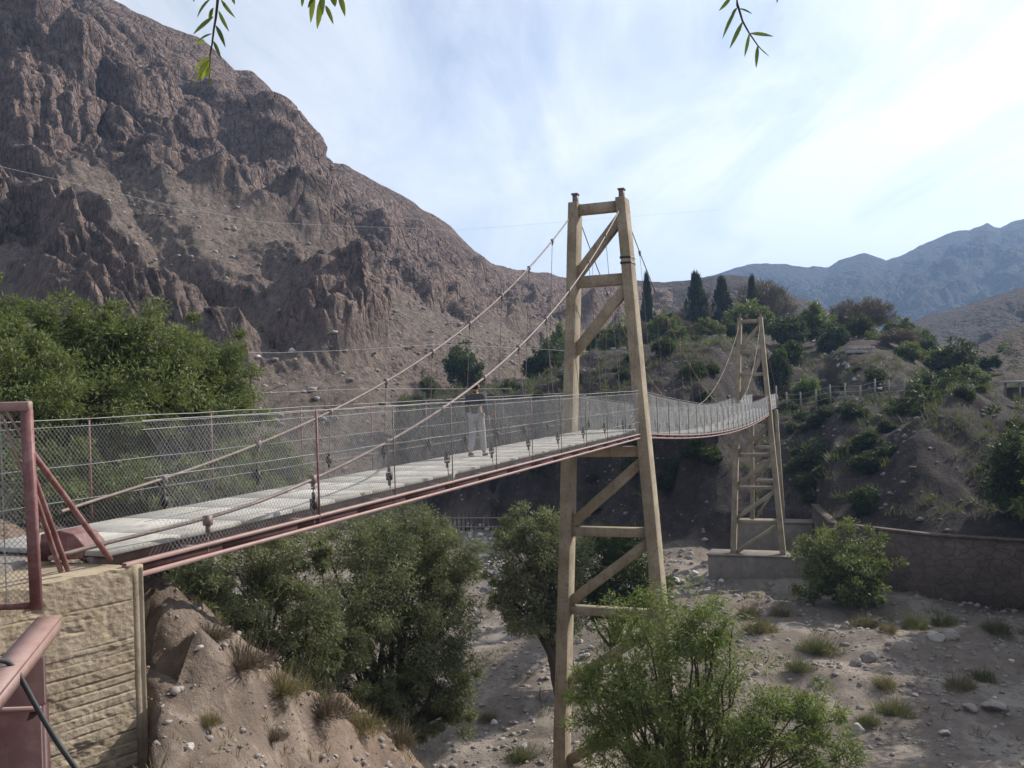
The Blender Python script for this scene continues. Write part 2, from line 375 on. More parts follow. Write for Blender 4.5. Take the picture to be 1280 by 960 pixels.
def zt(x, y):
    x = np.asarray(x, float); y = np.asarray(y, float); t, h = th(x, y)
    wob = fbm(x / 9, y / 9, 3, 3) * 1.2
    tt = t + 5 * ss(h, 0, 5) - 14 * ss(-h, 4, 22) + wob * ss(t, -21, -16)
    zn = np.interp(tt, _nb[:, 0], _nb[:, 1])
    # low soil ledge beside the abutment
    led = ss(t + .2 * pn(h * 2.3, t, 61) + .16 * pn(h * 6.5, t * 3, 62), -21.9, -21.8) * (1 - ss(t, -21.2, -17.5)) * (.58 * (1 - ss(h, 1.25, 1.75 + .2 * pn(t * 2, h * 2, 9))) + .5 * (1 - ss(h, -.3, 1.3)))
    zn = zn + led
    e = t - np.interp(h, _tb[:, 0], _tb[:, 1]) + wob * .8 * ss(-h, 4, 12)
    g = fbm(t / 14, h / 5.5, 21, 4)
    zr = np.interp(e + 2.5 * g * ss(e, 3, 10), _pr[:, 0], _pr[:, 1]); zl = np.interp(e + 3.2 * g, _pl[:, 0], _pl[:, 1])
    wl = ss(-h, 3, 9)
    zl = zl + 4.6 * ss(h, -40, -25) * ss(e, 6, 28); zr = zr - 5.0 * ss(h, 9, 20) * ss(e, 34, 60)
    rise = zr * (1 - wl) + zl * wl
    rise = rise * (1 - .0 * wl)
    z = np.maximum(zn, -16 + rise) if False else zn + rise * ss(t, 5, 20)
    near = np.exp(-(np.hypot(x, y) / 40) ** 2)
    z = z + fbm(x / 6, y / 6, 5, 4) * .28 * (1 - .4 * near) + fbm(x / 1.3, y / 1.3, 8, 3) * .07
    z = z + fbm(x / 3.2, y / 3.2, 31, 3) * .45 * ss(e, 4, 12)
    a0, b0, a1, b1 = 27.5, 70., 49., 95.; L2 = math.hypot(a1 - a0, b1 - b0); q = ((x - a0) * (a1 - a0) + (y - b0) * (b1 - b0)) / L2; o_ = ((x - a0) * (b1 - b0) - (y - b0) * (a1 - a0)) / L2
    z = z + 2.6 * np.exp(-((o_ + 1.2 * pn(q / 6, q * 0, 44)) / 2.6) ** 2) * ss(q, 0, 9) * (1 - ss(q, 26, 34)) * ss(e, 1.5, 4)
    bedm = ss(tt, -2, 1) * (1 - ss(e, -3, 0)); z = z + bedm * (.35 * fbm(t / 4.5, h / 13, 83, 3) - .25 * np.exp(-((t - 26 - 5 * pn(h / 17, h * 0, 84)) / 2.2) ** 2))
    nr = ss(tt, -23, -21) * (1 - ss(tt, -10, -4)) * (1 - ss(np.hypot(x, y), 28, 40))
    z = z + nr * (.30 * fbm(x * .55, y * .55, 57, 2) + .17 * fbm(x * 1.7, y * 1.7, 51, 4) + .05 * ridged(x * 4.2, y * 4.2, 52, 3) + .03 * fbm(x * 7, y * 7, 53, 2))
    z = np.where(np.hypot(x, y) < 2.2, np.minimum(z, -1.55), z)
    pit = ss(-.405 * y - x + .05 * pn(y * 3, x * 3, 12), -.02, .16) * ss(y, 2.5, 3.8) * (1 - ss(t, -22.6, -22.3)) * ss(x, -14, -11)
    z = z - pit * np.maximum(z + 5.4, 0)
    return z
def grow(a, b, s0, k):
    out = [a]; s = s0
    while out[-1] < b: out.append(out[-1] + s); s *= k
    return np.array(out)
xs = np.concatenate([-grow(70, 4000, 1.2, 1.18)[::-1], np.arange(-69.5, -8, .5), np.arange(-8, 9, .15), np.arange(9, 60, .42), grow(60, 4000, 1., 1.18)])
ys = np.concatenate([-grow(8, 600, 1.5, 1.3)[::-1], np.arange(-7, 4, .5), np.arange(4, 26, .16), np.arange(26, 70, .36), np.arange(70, 130, .5), grow(130, 6000, 1, 1.14)])
XX, YY = np.meshgrid(xs, ys); ZZ = zt(XX, YY)
ny, nx = XX.shape
def gridquads(ny, nx):
    i = np.arange(ny - 1)[:, None] * nx + np.arange(nx - 1)[None]
    return np.stack([i, i + 1, i + nx + 1, i + nx], -1).reshape(-1, 4)
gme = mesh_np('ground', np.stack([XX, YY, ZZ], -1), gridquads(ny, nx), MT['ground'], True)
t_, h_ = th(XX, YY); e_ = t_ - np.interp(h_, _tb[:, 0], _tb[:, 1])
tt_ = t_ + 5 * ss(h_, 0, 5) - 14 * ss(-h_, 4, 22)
sand = ss(tt_ + fbm(XX / 4, YY / 4, 77, 3) * 2, -5, 0) * (1 - ss(e_, -2, 1)); dke = ss(e_ + 1.5 * fbm(XX / 5, YY / 5, 78, 3), -4, 1) * (1 - .12 * ss(e_, 34, 60))  # second mask: far bank earth with its shade painted in
for nm, arr in (('sand', sand), ('dark_earth_and_shade', dke)):
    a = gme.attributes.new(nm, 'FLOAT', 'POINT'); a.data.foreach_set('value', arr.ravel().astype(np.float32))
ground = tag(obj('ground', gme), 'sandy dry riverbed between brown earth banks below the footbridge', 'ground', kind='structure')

BVH = []
def bvh_of(me):
    V = np.empty(len(me.vertices) * 3, np.float32); me.vertices.foreach_get('co', V)
    P = np.empty(len(me.loops), np.int32); me.loops.foreach_get('vertex_index', P)
    return BVHTree.FromPolygons(V.reshape(-1, 3).tolist(), P.reshape(-1, 4).tolist())
BVH.append(bvh_of(gme))
def gz(x, y):
    best = -1e9
    for b in BVH:
        hit = b.ray_cast(Vector((x, y, 3000)), Vector((0, 0, -1)))
        if hit[0] is not None: best = max(best, hit[0].z)
    return best
def see(px, py, lo=3.0):
    """where the ray of a photograph pixel meets the ground"""
    d = at(px, py, 1.0); d = Vector(d / np.linalg.norm(d)); best = None
    for b in BVH:
        hit = b.ray_cast(d * lo, d)
        if hit[0] is not None and (best is None or hit[3] < best[1]): best = (hit[0], hit[3])
    return None if best is None else np.array(best[0])

# ------------------------------------------------------------------ mountains
def mountain(name, ridge, foot, mat, label, ns=500, nw=170, amp=(17, 6.2, 1.7), per=(52, 19, 6), tal=.24, back=120, talus_amp=1.6, prof=(.55, 1.6), seed=50, cat='mountain'):
    """ridge: (px,py,depth); foot: (px,depth,z) with the same number of rows, joined row by row"""
    rd = np.array([at(*r) for r in ridge]); ft = np.array([[*(at(p, 480, y)[:2]), z] for p, y, z in foot])
    k = np.linspace(0, 1, len(rd)); u = np.linspace(0, 1, ns)
    def sm(A):
        B = np.stack([np.interp(u, k, A[:, i]) for i in range(3)], 1)
        w = max(3, ns // (len(rd) * 5)) | 1; ker = np.hanning(w + 2)[1:-1]; ker /= ker.sum()
        P = np.pad(B, ((w // 2, w // 2), (0, 0)), 'edge')
        return np.stack([np.convolve(P[:, i], ker, 'valid') for i in range(3)], 1)
    rd = sm(rd); ft = sm(ft)
    w = np.linspace(-.14, 1.32, int(nw * 1.46))[:, None, None]
    wc = np.clip(w, 0, 1)
    P = ft[None] * (1 - wc) + rd[None] * wc
    hz = (rd - ft)[None, :, 2:3]
    pz = prof[0] * wc + (1 - prof[0]) * wc ** prof[1]
    P[..., 2:3] = ft[None, :, 2:3] + hz * pz
    away = rd - ft; away[:, 2] = 0; away /= np.linalg.norm(away, axis=1)[:, None]
    bk = np.maximum(w - 1, 0) / .32
    sk = np.maximum(-w, 0) / .14; P = P - away[None] * sk * 30; P[..., 2:3] -= sk * 22
    P = P + away[None] * bk * back; P[..., 2:3] -= hz * bk ** 1.3 * .9
    dx = np.gradient(P, axis=1); dw = np.gradient(P, axis=0)
    Nn = np.cross(dx, dw); Nn /= np.linalg.norm(Nn, axis=2)[..., None] + 1e-9
    s_len = np.concatenate([[0], np.cumsum(np.linalg.norm(np.diff((rd + ft) / 2, axis=0), axis=1))])[None]
    fl = np.linalg.norm(rd - ft, axis=1)[None] * w[..., 0]
    a = s_len + 0 * fl; b = fl
    w2 = w[..., 0]
    mask = ss(w2 + .30 * fbm(a / 80, b / 60, seed + 3, 3), tal - .05, tal + .17)
    wa = a + 9 * fbm(a / 50, b / 50, seed + 1, 3) * per[0] / 45
    r1 = billow(wa / per[0], b / (per[0] * 2.6), seed, 2, .35)
    r2 = billow((wa + .15 * b) / per[1], b / (per[1] * 2.8), seed + 5, 2)
    r3 = billow((a + .2 * b) / per[2], b / (per[2] * 2.2), seed + 9, 3)
    r4 = ridged((a + .35 * b) / (per[2] * .55), b / (per[2] * .9), seed + 41, 3)
    q_ = (b * .75 + a * .55 + 7 * fbm(a / 35, b / 35, seed + 61, 3)) / (per[2] * 1.1); fr = q_ - np.floor(q_); strata = (ss(fr, 0, .22) * (1 - fr)) * np.clip(.5 + 1.2 * fbm(a / 20, b / 20, seed + 63, 2), 0, 1)
    steps = fbm(a / (per[0] * .8), b / (per[0] * .55), seed + 13, 3)
    dsp = mask * (amp[0] * (r1 - .62) + amp[1] * (r2 - .55) + amp[2] * r3 + amp[2] * .34 * (r4 - .3) + amp[2] * .95 * strata + amp[0] * .3 * steps)
    dsp = dsp + (1 - mask) * talus_amp * (ridged(wa / (per[0] * .5), b / (per[0] * 4), seed + 21, 2) - .4 + .5 * fbm(a / per[1], b / per[1], seed + 23, 4) + .22 * fbm(a / 3.2, b / 4.2, seed + 29, 3) * per[2] / 4.5)
    dsp = dsp * np.clip(hz[..., 0] / (.8 * hz.max()), .42, 1)
    dsp = dsp * ss(w2, 0, .06) * (1 - .8 * ss(w2, .7, .95))
    P = P + Nn * dsp[..., None]
    me = mesh_np(name, P, gridquads(P.shape[0], ns), mat, False)
    at_ = me.attributes.new('talus', 'FLOAT', 'POINT'); at_.data.foreach_set('value', (1 - mask).ravel().astype(np.float32))
    o = obj(name, me); tag(o, label, cat, kind='structure'); BVH.append(bvh_of(me)); return o
big = [(-800, -240, 300, -260, 100, 0), (-420, -160, 300, -40, 108, 0), (-260, -150, 300, 90, 112, 0), (-100, -110, 300, 190, 118, 0), (0, -55, 300, 262, 122, 0), (45, -15, 302, 300, 123, 0), (62, 12, 303, 315, 124, 0),
       (85, -2, 306, 335, 125, 0), (120, -12, 312, 362, 126, 0), (155, 6, 316, 390, 128, 0), (200, 38, 320, 425, 130, 0), (245, 58, 325, 455, 132, 0),
       (288, 96, 328, 482, 136, 0), (312, 97, 330, 495, 139, .2), (340, 130, 332, 508, 142, .5), (380, 178, 336, 528, 146, .8), (405, 203, 338, 540, 149, 1), (430, 204, 340, 553, 152, 1.2),
       (470, 224, 345, 574, 157, 1.8), (520, 254, 352, 600, 163, 2.4), (560, 282, 362, 620, 169, 3.2), (590, 310, 374, 636, 175, 4), (615, 328, 388, 648, 182, 4.6),
       (650, 340, 410, 668, 192, 5.2), (700, 346, 440, 705, 205, 6), (760, 352, 460, 765, 225, 6.5), (840, 362, 470, 840, 240, 7)]
mountain('mountain', [b[:3] for b in big], [b[3:] for b in big], MT['mtn'], 'steep brown rocky mountain with scree apron filling the left side', ns=900, nw=300, seed=50)
mh = [(640, 372, 520), (700, 350, 520), (760, 349, 520), (830, 352, 510), (868, 350, 500), (900, 345, 495), (935, 347, 490), (965, 356, 480), (1000, 372, 470), (1060, 398, 460), (1130, 430, 450)]
mountain('hill', mh, [(p, 235, 7.) for p, _, _ in mh], MT['hill'], 'low purplish brown hill behind the cypress trees', ns=260, nw=90, amp=(3, 1.5, .6), per=(40, 15, 5), tal=.2, seed=90, cat='hill')
fm = [(820, 362, 1900), (862, 352, 1900), (900, 343, 1900), (935, 330, 1900), (960, 329, 1900), (985, 331, 1900), (1015, 334, 1900), (1035, 335, 1900), (1050, 326, 1900), (1080, 318, 1900), (1108, 327, 1900), (1125, 320, 1900), (1150, 306, 1900),
      (1190, 290, 1900), (1212, 288, 1900), (1235, 278, 1900), (1250, 286, 1900), (1266, 278, 1900), (1300, 268, 1900), (1400, 262, 1900), (1500, 280, 1900)]
mountain('mountain', fm, [(p, 1000, 10.) for p, _, _ in fm], MT['far'], 'hazy blue mountain range on the right horizon', ns=420, nw=110, amp=(22, 9, 3), per=(150, 60, 22), tal=.05, back=500, seed=130, prof=(.6, 1.5))
rm = [(1060, 452, 560), (1100, 425, 560), (1130, 406, 560), (1160, 394, 560), (1200, 384, 560), (1240, 371, 560), (1280, 357, 560), (1360, 332, 560), (1460, 330, 560)]
mountain('hill', rm, [(p, 330, 3.) for p, _, _ in rm], MT['hill'], 'brown foothill in front of the blue mountain range', ns=260, nw=90, amp=(4, 1.6, .7), per=(45, 18, 6), tal=.1, seed=160, cat='hill')
rs = [(1150, 478, 185), (1185, 456, 190), (1215, 436, 195), (1245, 420, 200), (1280, 405, 205), (1340, 385, 210), (1440, 360, 215), (1560, 360, 215)]
mountain('hill', rs, [(p, 118, -.5) for p, _, _ in rs], MT['rhill'], 'sunlit dry slope dotted with bushes at right edge', ns=220, nw=90, amp=(1.2, .6, .3), per=(20, 8, 3), tal=.1, back=60, seed=190, cat='hill')

exec_parts = []
# PART2
# ------------------------------------------------------------------ suspension bridge
ZDK = -1.5                                     # walking surface, near span
T0 = -22.7
_xe = BM(LM, 1.0, 0)
ZDE = ZD2 + .1
def zdeck_n(t): return ZDK + 0 * np.asarray(t, float)
def zdeck_m(s): k = np.asarray(s, float) / LM; return ZDK + (ZDE - ZDK) * k - 4 * .62 * k * (1 - k)
def cab_n(t): t = np.asarray(t, float); return 6.0 + .594 * t + .01174 * t * t
def hcab_n(t): return .8 + .45 * np.clip(-np.asarray(t, float) / 20, 0, 1)
ZCM = float(zdeck_m(LM * .5)) + 1.15
def cab_m(s):
    k = np.asarray(s, float) / LM; za, zb = 6.0, ZT2 - .3; m = .51
    a1 = (za - ZCM) / m ** 2; b1 = (zb - ZCM) / (1 - m) ** 2
    return np.where(k < m, ZCM + a1 * (k - m) ** 2, ZCM + b1 * (k - m) ** 2)
def hcab_m(s): k = np.asarray(s, float) / LM; return 1.22 - .42 * np.abs(2 * k - 1) ** 1.5
bridge = thing('suspension_bridge', BR(0, 0, ZDK), 'long narrow suspension footbridge with wire mesh sides and pale deck crossing the valley', 'bridge')
OB = BR(0, 0, ZDK)
def vec(fn, t, h, z): return np.array([fn(float(a), float(b), float(c)) for a, b, c in zip(np.broadcast_to(t, np.shape(t)), np.broadcast_to(h, np.shape(t)), np.broadcast_to(z, np.shape(t)))])
# deck panels
def deck(name, fn, zf, a, b, L, parent, dirn):
    mb = MB(OB); x = a
    while x < b - .05:
        y = min(x + L, b) - .008
        j = rng.uniform(-.002, .002, 4)
        pts = []
        for dz in (-.055, 0):
            for (q, hh) in ((x, -.95), (y, -.95), (y, .95), (x, .95)):
                pts.append(fn(q, hh, float(zf(q)) + dz + j[0]))
        P = np.array(pts)
        mb.hexa([P[3], P[2], P[1], P[0], P[7], P[6], P[5], P[4]])
        x += L
    o = mb.build(name, MT['deck'], parent); bevel(o, .005); return o
deck('deck_slab', BR, zdeck_n, T0, .55, 1.07, bridge, D)
deck('deck_slab', BM, zdeck_m, .6, LM + .2, 1.07, bridge, Dm)
APL = 10.
def zdeck_a(s): return zdeck_m(LM) + 0 * np.asarray(s, float)
deck('deck_slab', BM, zdeck_a, LM + .22, LM + APL, 1.07, bridge, Dm)
for (fn, zf, a, b, k) in ((BR, zdeck_n, T0, .5, 2), (BM, zdeck_m, .65, LM + .2, 24), (BM, zdeck_a, LM + .22, LM + APL, 2)):
    for h in (-.72, .72):
        mb = MB(OB); x = np.linspace(a, b, k)
        for q, r in zip(x[:-1], x[1:]): mb.beam(fn(q, h, float(zf(q)) - .13), fn(r, h, float(zf(r)) - .13), .08, .13)
        mb.build('stringer', MT['rod'], bridge)
# channel side beams and cross beams
def channel(fn, zf, a, b, h, n, parent):
    ts = np.linspace(a, b, n); sg = np.sign(h)
    w_ = MB(OB)
    for q, r in zip(ts[:-1], ts[1:]): w_.beam(fn(q, h + sg * .012, float(zf(q)) - .18), fn(r, h + sg * .012, float(zf(r)) - .18), .02, .07)
    V = []; Q = []; parts_ = []
    for prof in ([(0, 0), (.06, 0), (.06, -.04), (0, -.04)], [(0, -.125), (.06, -.125), (.06, -.17), (0, -.17)]):
        parts_.append(prof)
    mb = MB(OB)
    for prof in parts_:
        V = []; Q = []; m = 4
        for i, t in enumerate(ts):
            for (o_, z_) in prof: V.append(fn(t, h + sg * o_, float(zf(t)) - .09 + z_))
        for i in range(n - 1):
            for j in range(m):
                k = (j + 1) % m; q = [i * m + j, i * m + k, (i + 1) * m + k, (i + 1) * m + j]
                Q.append(q if sg > 0 else q[::-1])
        Q.append([0, 1, 2, 3]); mb.add(V, Q)
    so_ = mb.build('side_beam', MT['pink'], parent); w_.build('shade_web', MT['darkred'], so_); return so_  # web coloured dark in place of the shadow under the top flange
for h in (1.22, -1.22):
    channel(BR, zdeck_n, T0 - .1, -.45, h, 16, bridge); channel(BM, zdeck_m, .6, LM - .45, h, 30, bridge)
HT = np.array([-21.55, -19.43, -17.3, -15.16, -13.08, -10.95, -8.88, -6.75, -4.62, -2.5])
HM = np.arange(2.2, LM - 1.2, 2.13)
for (fn, zf, st) in ((BR, zdeck_n, HT), (BM, zdeck_m, HM)):
    for t in st:
        mb = MB(OB); z = float(zf(t)); mb.beam(fn(t, -1.22, z - .2), fn(t, 1.22, z - .2), .09, .13); mb.build('cross_beam', MT['rod'], bridge)
# main cables
for sg in (1, -1):
    t = np.linspace(-23.3 if sg > 0 else -21.3, -.12, 44); P = [BR(a, sg * (hcab_n(a) - .42 * float(ss(-a, 20.5, 23.3))), float(cab_n(a)) if a > -21.9 else float(cab_n(-21.9)) + (a + 21.9) * .06) for a in t]
    s = np.linspace(.12, LM - .1, 60); P += [BM(a, sg * float(hcab_m(a)), float(cab_m(a))) for a in s]
    P += [BM(LM + x, sg * (.8 + .02 * x), ZT2 - .3 - .55 * x) for x in np.linspace(.4, 13.6, 8)]
    mb = MB(OB); mb.tube(P, [.023] * len(t) + [.018] * (len(P) - len(t)), 6); mb.build('main_cable', MT['cable'], bridge, True)
# hangers
clamp_mb = MB(); clamp_mb.box((0, 0, 0), (.08, .075, .11), D); clamp_mb.box((0, 0, -.09), (.04, .04, .09), D)
turn_mb = MB(); turn_mb.box((0, 0, 0), (.075, .075, .13), D); turn_mb.box((0, 0, .1), (.035, .035, .1), D); turn_mb.box((0, 0, -.1), (.035, .035, .1), D)
def mesh_only(mb, name, mat):
    o = mb.build(name, mat); me = o.data; bpy.data.objects.remove(o); return me
clamp_me = mesh_only(clamp_mb, 'clamp', MT['rod']); turn_me = mesh_only(turn_mb, 'turnbuckle', MT['iron'])
for (fn, cf, hf, zf, st) in ((BR, cab_n, hcab_n, zdeck_n, HT), (BM, cab_m, hcab_m, zdeck_m, HM)):
    for sg in (1, -1):
        for t in st:
            zc = float(cf(t)); hc = sg * float(hf(t)); zb = float(zf(t)) - .2; a = fn(t, hc, zc); b = fn(t, sg * 1.24, zb)
            mb = MB(OB)
            if zc - zb > .35:
                mb.tube([b, a], .0085 if fn is BR else .007, 5)
            else: mb.tube([b, a + Z3 * .06], .01, 5)
            hg = mb.build('hanger', MT['rod'], bridge)
            c = obj('clamp', clamp_me, hg); c.location = Vector(a - OB)
            if zc - zb > .5:
                k = min(.5, (zc - zb) * .45); q = b + (a - b) * (k / (zc - zb)); c = obj('turnbuckle', turn_me, hg); c.location = Vector(q - OB)
# fence posts, wires, mesh
def post(fn, t, h, z0, z1, mat='red', r=.02):
    mb = MB(OB); mb.beam(fn(t, h, z0), fn(t, h, z1), r * 1.6, r * 1.6, D); return mb.build('fence_post', MT[mat], bridge)
FH = 1.30
for sg in (1, -1):
    for t in np.array([-20.8, -18.42, -16.0, -13.5, -11., -8.6, -6.2, -3.8, -1.4]) if sg < 0 else HT[1:]:
        post(BR, t + .08, sg * 1.27, ZDK - .2, ZDK + FH, 'red' if (sg < 0 or t < -19) else 'rod', .013 if (sg < 0 or t < -19) else .008)
    for t in HM: post(BM, t + .1, sg * 1.27, float(zdeck_m(t)) - .2, float(zdeck_m(t)) + FH - .02, 'rod', .014)
    for t in np.arange(LM + 1.2, LM + APL, 2.2): post(BM, t, sg * 1.05, float(zdeck_m(LM)) - .1, float(zdeck_m(LM)) + FH, 'rod', .014)
    for zz in (FH, FH - .09, FH * .55, .28):
        for (fn, zf, a, b, n, hh) in ((BR, zdeck_n, T0 + .2, -.5, 24, 1.25), (BM, zdeck_m, .6, LM - .4, 40, 1.25), (BM, zdeck_a, LM - .4, LM + APL, 6, 1.05)):
            mb = MB(OB); x = np.linspace(a, b, n)
            sg_ = .006 * np.sin((x - a) * 2 * np.pi / 2.13)
            mb.tube([fn(q, sg * hh, float(zf(q)) + zz + d) for q, d in zip(x, sg_)], 0.0045 if zz < FH else .006, 4); mb.build('fence_wire', MT['wire'], bridge)
def chain_link(fn, zf, a, b, h, z0, z1, cell, r, mat, parent, tilt=0.):
    H = z1 - z0; P0 = []; P1 = []
    for dr in (1, -1):
        st = np.arange(a - H, b + H, cell)
        for k in range(3):
            sa = k / 3.; sb = (k + 1) / 3.
            ta = st + dr * H * .85 * sa; tb = st + dr * H * .85 * sb
            ok = (ta > a) & (ta < b) & (tb > a) & (tb < b)
            ta = ta[ok]; tb = tb[ok]
            for (tt, s, L) in ((ta, sa, P0), (tb, sb, P1)):
                X = C0[None] + (D if fn is BR else Dm)[None] * tt[:, None] + (N if fn is BR else Nm)[None] * (h + tilt * s + .012 * np.sin(tt * 3.1 + s * 5))[:, None]
                X[:, 2] = zf(tt) + z0 + H * s
                L.append(X)
    V, Q = prisms(np.concatenate(P0) - OB, np.concatenate(P1) - OB, r, 3)
    return obj('wire_mesh', mesh_np('wire_mesh', V, Q, mat), parent)
for sg in (1, -1):
    chain_link(BR, zdeck_n, T0 + .2, -.45, sg * 1.255, -.12, FH - .06, .062, .0019, MT['wire'], bridge)
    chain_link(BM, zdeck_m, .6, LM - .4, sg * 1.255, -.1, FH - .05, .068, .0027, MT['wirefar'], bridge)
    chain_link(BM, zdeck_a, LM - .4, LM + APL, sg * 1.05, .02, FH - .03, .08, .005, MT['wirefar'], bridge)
mb = MB(OB); a = BR(-14.55, 1.0, ZDK - .16); mb.beam(a, a + D * .1 + Z3 * .17, .03, .1); mb.build('bracket', MT['deck'], bridge)
# end box of the far deck
mb = MB(OB)
e = BM(LM + APL + .3, 0, float(zdeck_m(LM)))
mb.box(e + Z3 * .55, (.7, 2.3, 1.15), Dm); mb.build('end_box', MT['darkred'], bridge)
mb = MB(OB); mb.beam(BM(LM + APL - .6, 1.12, ZDE), BM(LM + APL - .6, 1.12, ZDE + 2.), .1, .1, Dm); mb.build('end_post', MT['deck'], bridge)

# ------------------------------------------------------------------ towers
def tower(name, c, dr, ztop, zdk, zbase, hb, label, group, bays):
    dr = np.array(dr); nn = np.array([dr[1], -dr[0], 0]); o = np.array([c[0], c[1], zbase])
    root = thing(name, o, label, 'bridge tower', group)
    W = lambda h, z, t=0: np.array([c[0], c[1], 0]) + nn * h + dr * t + Z3 * z
    hh = lambda z: .8 + (hb - .8) * (ztop - z) / (ztop - zbase)
    for sg in (1, -1):
        mb = MB(o); K = 14; zz = np.linspace(zbase, ztop, K); V = []
        for z in zz:
            k = (z - zbase) / (ztop - zbase); a = .225 - .065 * k; b = .36 - .02 * k
            cc = W(sg * hh(z), z) + rng.normal(0, .006, 3)
            V += [cc - nn * a - dr * b, cc + nn * a - dr * b, cc + nn * a + dr * b, cc - nn * a + dr * b]
        Q = [[3, 2, 1, 0], [4 * K - 4, 4 * K - 3, 4 * K - 2, 4 * K - 1]]
        for i in range(K - 1):
            for j in range(4):
                k = (j + 1) % 4; Q.append([4 * i + j, 4 * i + k, 4 * i + 4 + k, 4 * i + 4 + j])
        mb.add(V, Q); bevel(mb.build('leg', MT['tower'], root), .025, 2)
        mb = MB(o); mb.box(W(sg * .8, ztop + .13), (.2, .17, .27), dr); mb.box(W(sg * .8, ztop + .3), (.26, .24, .07), dr)
        bevel(mb.build('cable_saddle', MT['rod'], root), .02)
    for z, wv in bays['beams']:
        mb = MB(o); a = hh(z) - .14; mb.bar(W(-a, z), W(a, z), dr, Z3, .17, wv / 2); bevel(mb.build('cross_beam', MT['tower'], root), .02)
    for z1, z0 in bays['braces']:
        mb = MB(o); a = W(hh(z1) - .1, z1); b = W(-hh(z0) + .1, z0); d = (b - a) / np.linalg.norm(b - a); u = np.cross(d, dr)
        mb.bar(a, b, dr, u, .14, .165); bevel(mb.build('brace', MT['tower'], root), .02)
    mb = MB(o)
    if bays.get('straps'):
        for z in bays['straps']:
            for sg in (1,):
                k = (z - zbase) / (ztop - zbase); a = .235 - .065 * k; mb2 = MB(o); mb2.box(W(sg * hh(z), z), (2 * (.375 - .02 * k), 2 * a, .07), dr); mb2.build('strap', MT['iron'], root)
    return root
tower('bridge_tower', C0, D, 6.2, ZDK, -16.4, 2.18, 'tall yellowed concrete A-frame tower rising through the middle of the bridge, nearest one', None,
      dict(beams=[(5.95, .34), (3.52, .38), (-2.2, .34), (-4.88, .3), (-7.55, .28), (-10.3, .28), (-13.0, .28)],
           braces=[(5.55, 3.72), (3.25, 1.15), (-2.5, -4.7), (-5.15, -7.35), (-7.9, -10.1), (-10.6, -12.8)], straps=[4.2, 4.02]))
zpl = float(at(945, 692, 74.6)[2])
dz = ZD2 - ZDK
tower('bridge_tower', C2, Dm, ZT2, ZD2, zpl, 1.95, 'smaller looking far concrete tower standing on a block before the opposite bank', None,
      dict(beams=[(ZT2 - .3, .3), (ZT2 - 2.75, .36), (ZT2 - 4.6, .3), (ZD2 - .7, .32), (ZD2 - 3.4, .3), (ZD2 - 6.05, .28), (ZD2 - 8.8, .28)],
           braces=[(ZT2 - .7, ZT2 - 2.5), (ZT2 - 3.0, ZT2 - 6.6), (ZD2 - 1., ZD2 - 3.2), (ZD2 - 3.7, ZD2 - 5.85), (ZD2 - 6.3, ZD2 - 8.6), (ZD2 - 9.0, ZD2 - 11.4)]))
# plinth of far tower
def block(name, c, dr, L, Wd, z0, z1, mat, label, cat, lip=.0):
    o = np.array([c[0], c[1], z0]); root = thing(name, o, label, cat)
    mb = MB(o); mb.box((c[0], c[1], (z0 + z1) / 2), (L, Wd, z1 - z0), dr); b = bevel(mb.build('block', mat, root), .05)
    if lip:
        mb = MB(o); mb.box((c[0], c[1], z1 + lip / 2 + .002), (L + .14, Wd + .14, lip), dr); bevel(mb.build('capping', MT['plinth'], root), .03)
    return root
pc = BM(LM + .3, .25, 0)
block('concrete_plinth', pc, Nm, 8.3, 2.4, -17.2, zpl - .14, MT['plinth'], 'low concrete block carrying the far tower legs at the edge of the riverbed', 'plinth', .14)
zp2 = float(at(975, 648, 84)[2])
pc2 = BM(LM + 9.2, .6, 0)
block('concrete_plinth', pc2, Nm, 6.6, 2.0, -17.2, zp2 - .14, MT['plinth'], 'upper concrete block behind the far tower carrying the short trestle', 'plinth', .14)
# short trestle behind the far tower
o = np.array([*BM(LM + 9.2, 0, 0)[:2], zp2]); tr = thing('bridge_trestle', o, 'short concrete trestle of two legs holding the far end of the bridge deck', 'trestle')
zu = float(zdeck_m(LM)) - .14
for sg in (1, -1):
    mb = MB(o); mb.bar(BM(LM + 9.2, sg * 1.35, zp2), BM(LM + 9.2, sg * 1.05, zu), Nm, Dm, .17, .25, .14, .22); bevel(mb.build('leg', MT['tower'], tr), .02)
for z in (zu - .35, zu - 3.4, zu - 6.4):
    k = (zu - z) / (zu - zp2); mb = MB(o); a = 1.0 + .3 * k - .1; mb.bar(BM(LM + 9.2, -a, z), BM(LM + 9.2, a, z), Dm, Z3, .13, .15); bevel(mb.build('cross_beam', MT['tower'], tr), .02)
for z1, z0 in ((zu - .6, zu - 3.2), (zu - 3.7, zu - 6.2), (zu - 6.7, zp2 + .2)):
    a = BM(LM + 9.2, .98, z1); b = BM(LM + 9.2, -.98, z0); d = (b - a) / np.linalg.norm(b - a); mb = MB(o); mb.bar(a, b, Dm, np.cross(d, Dm), .1, .12); mb.build('brace', MT['tower'], tr)

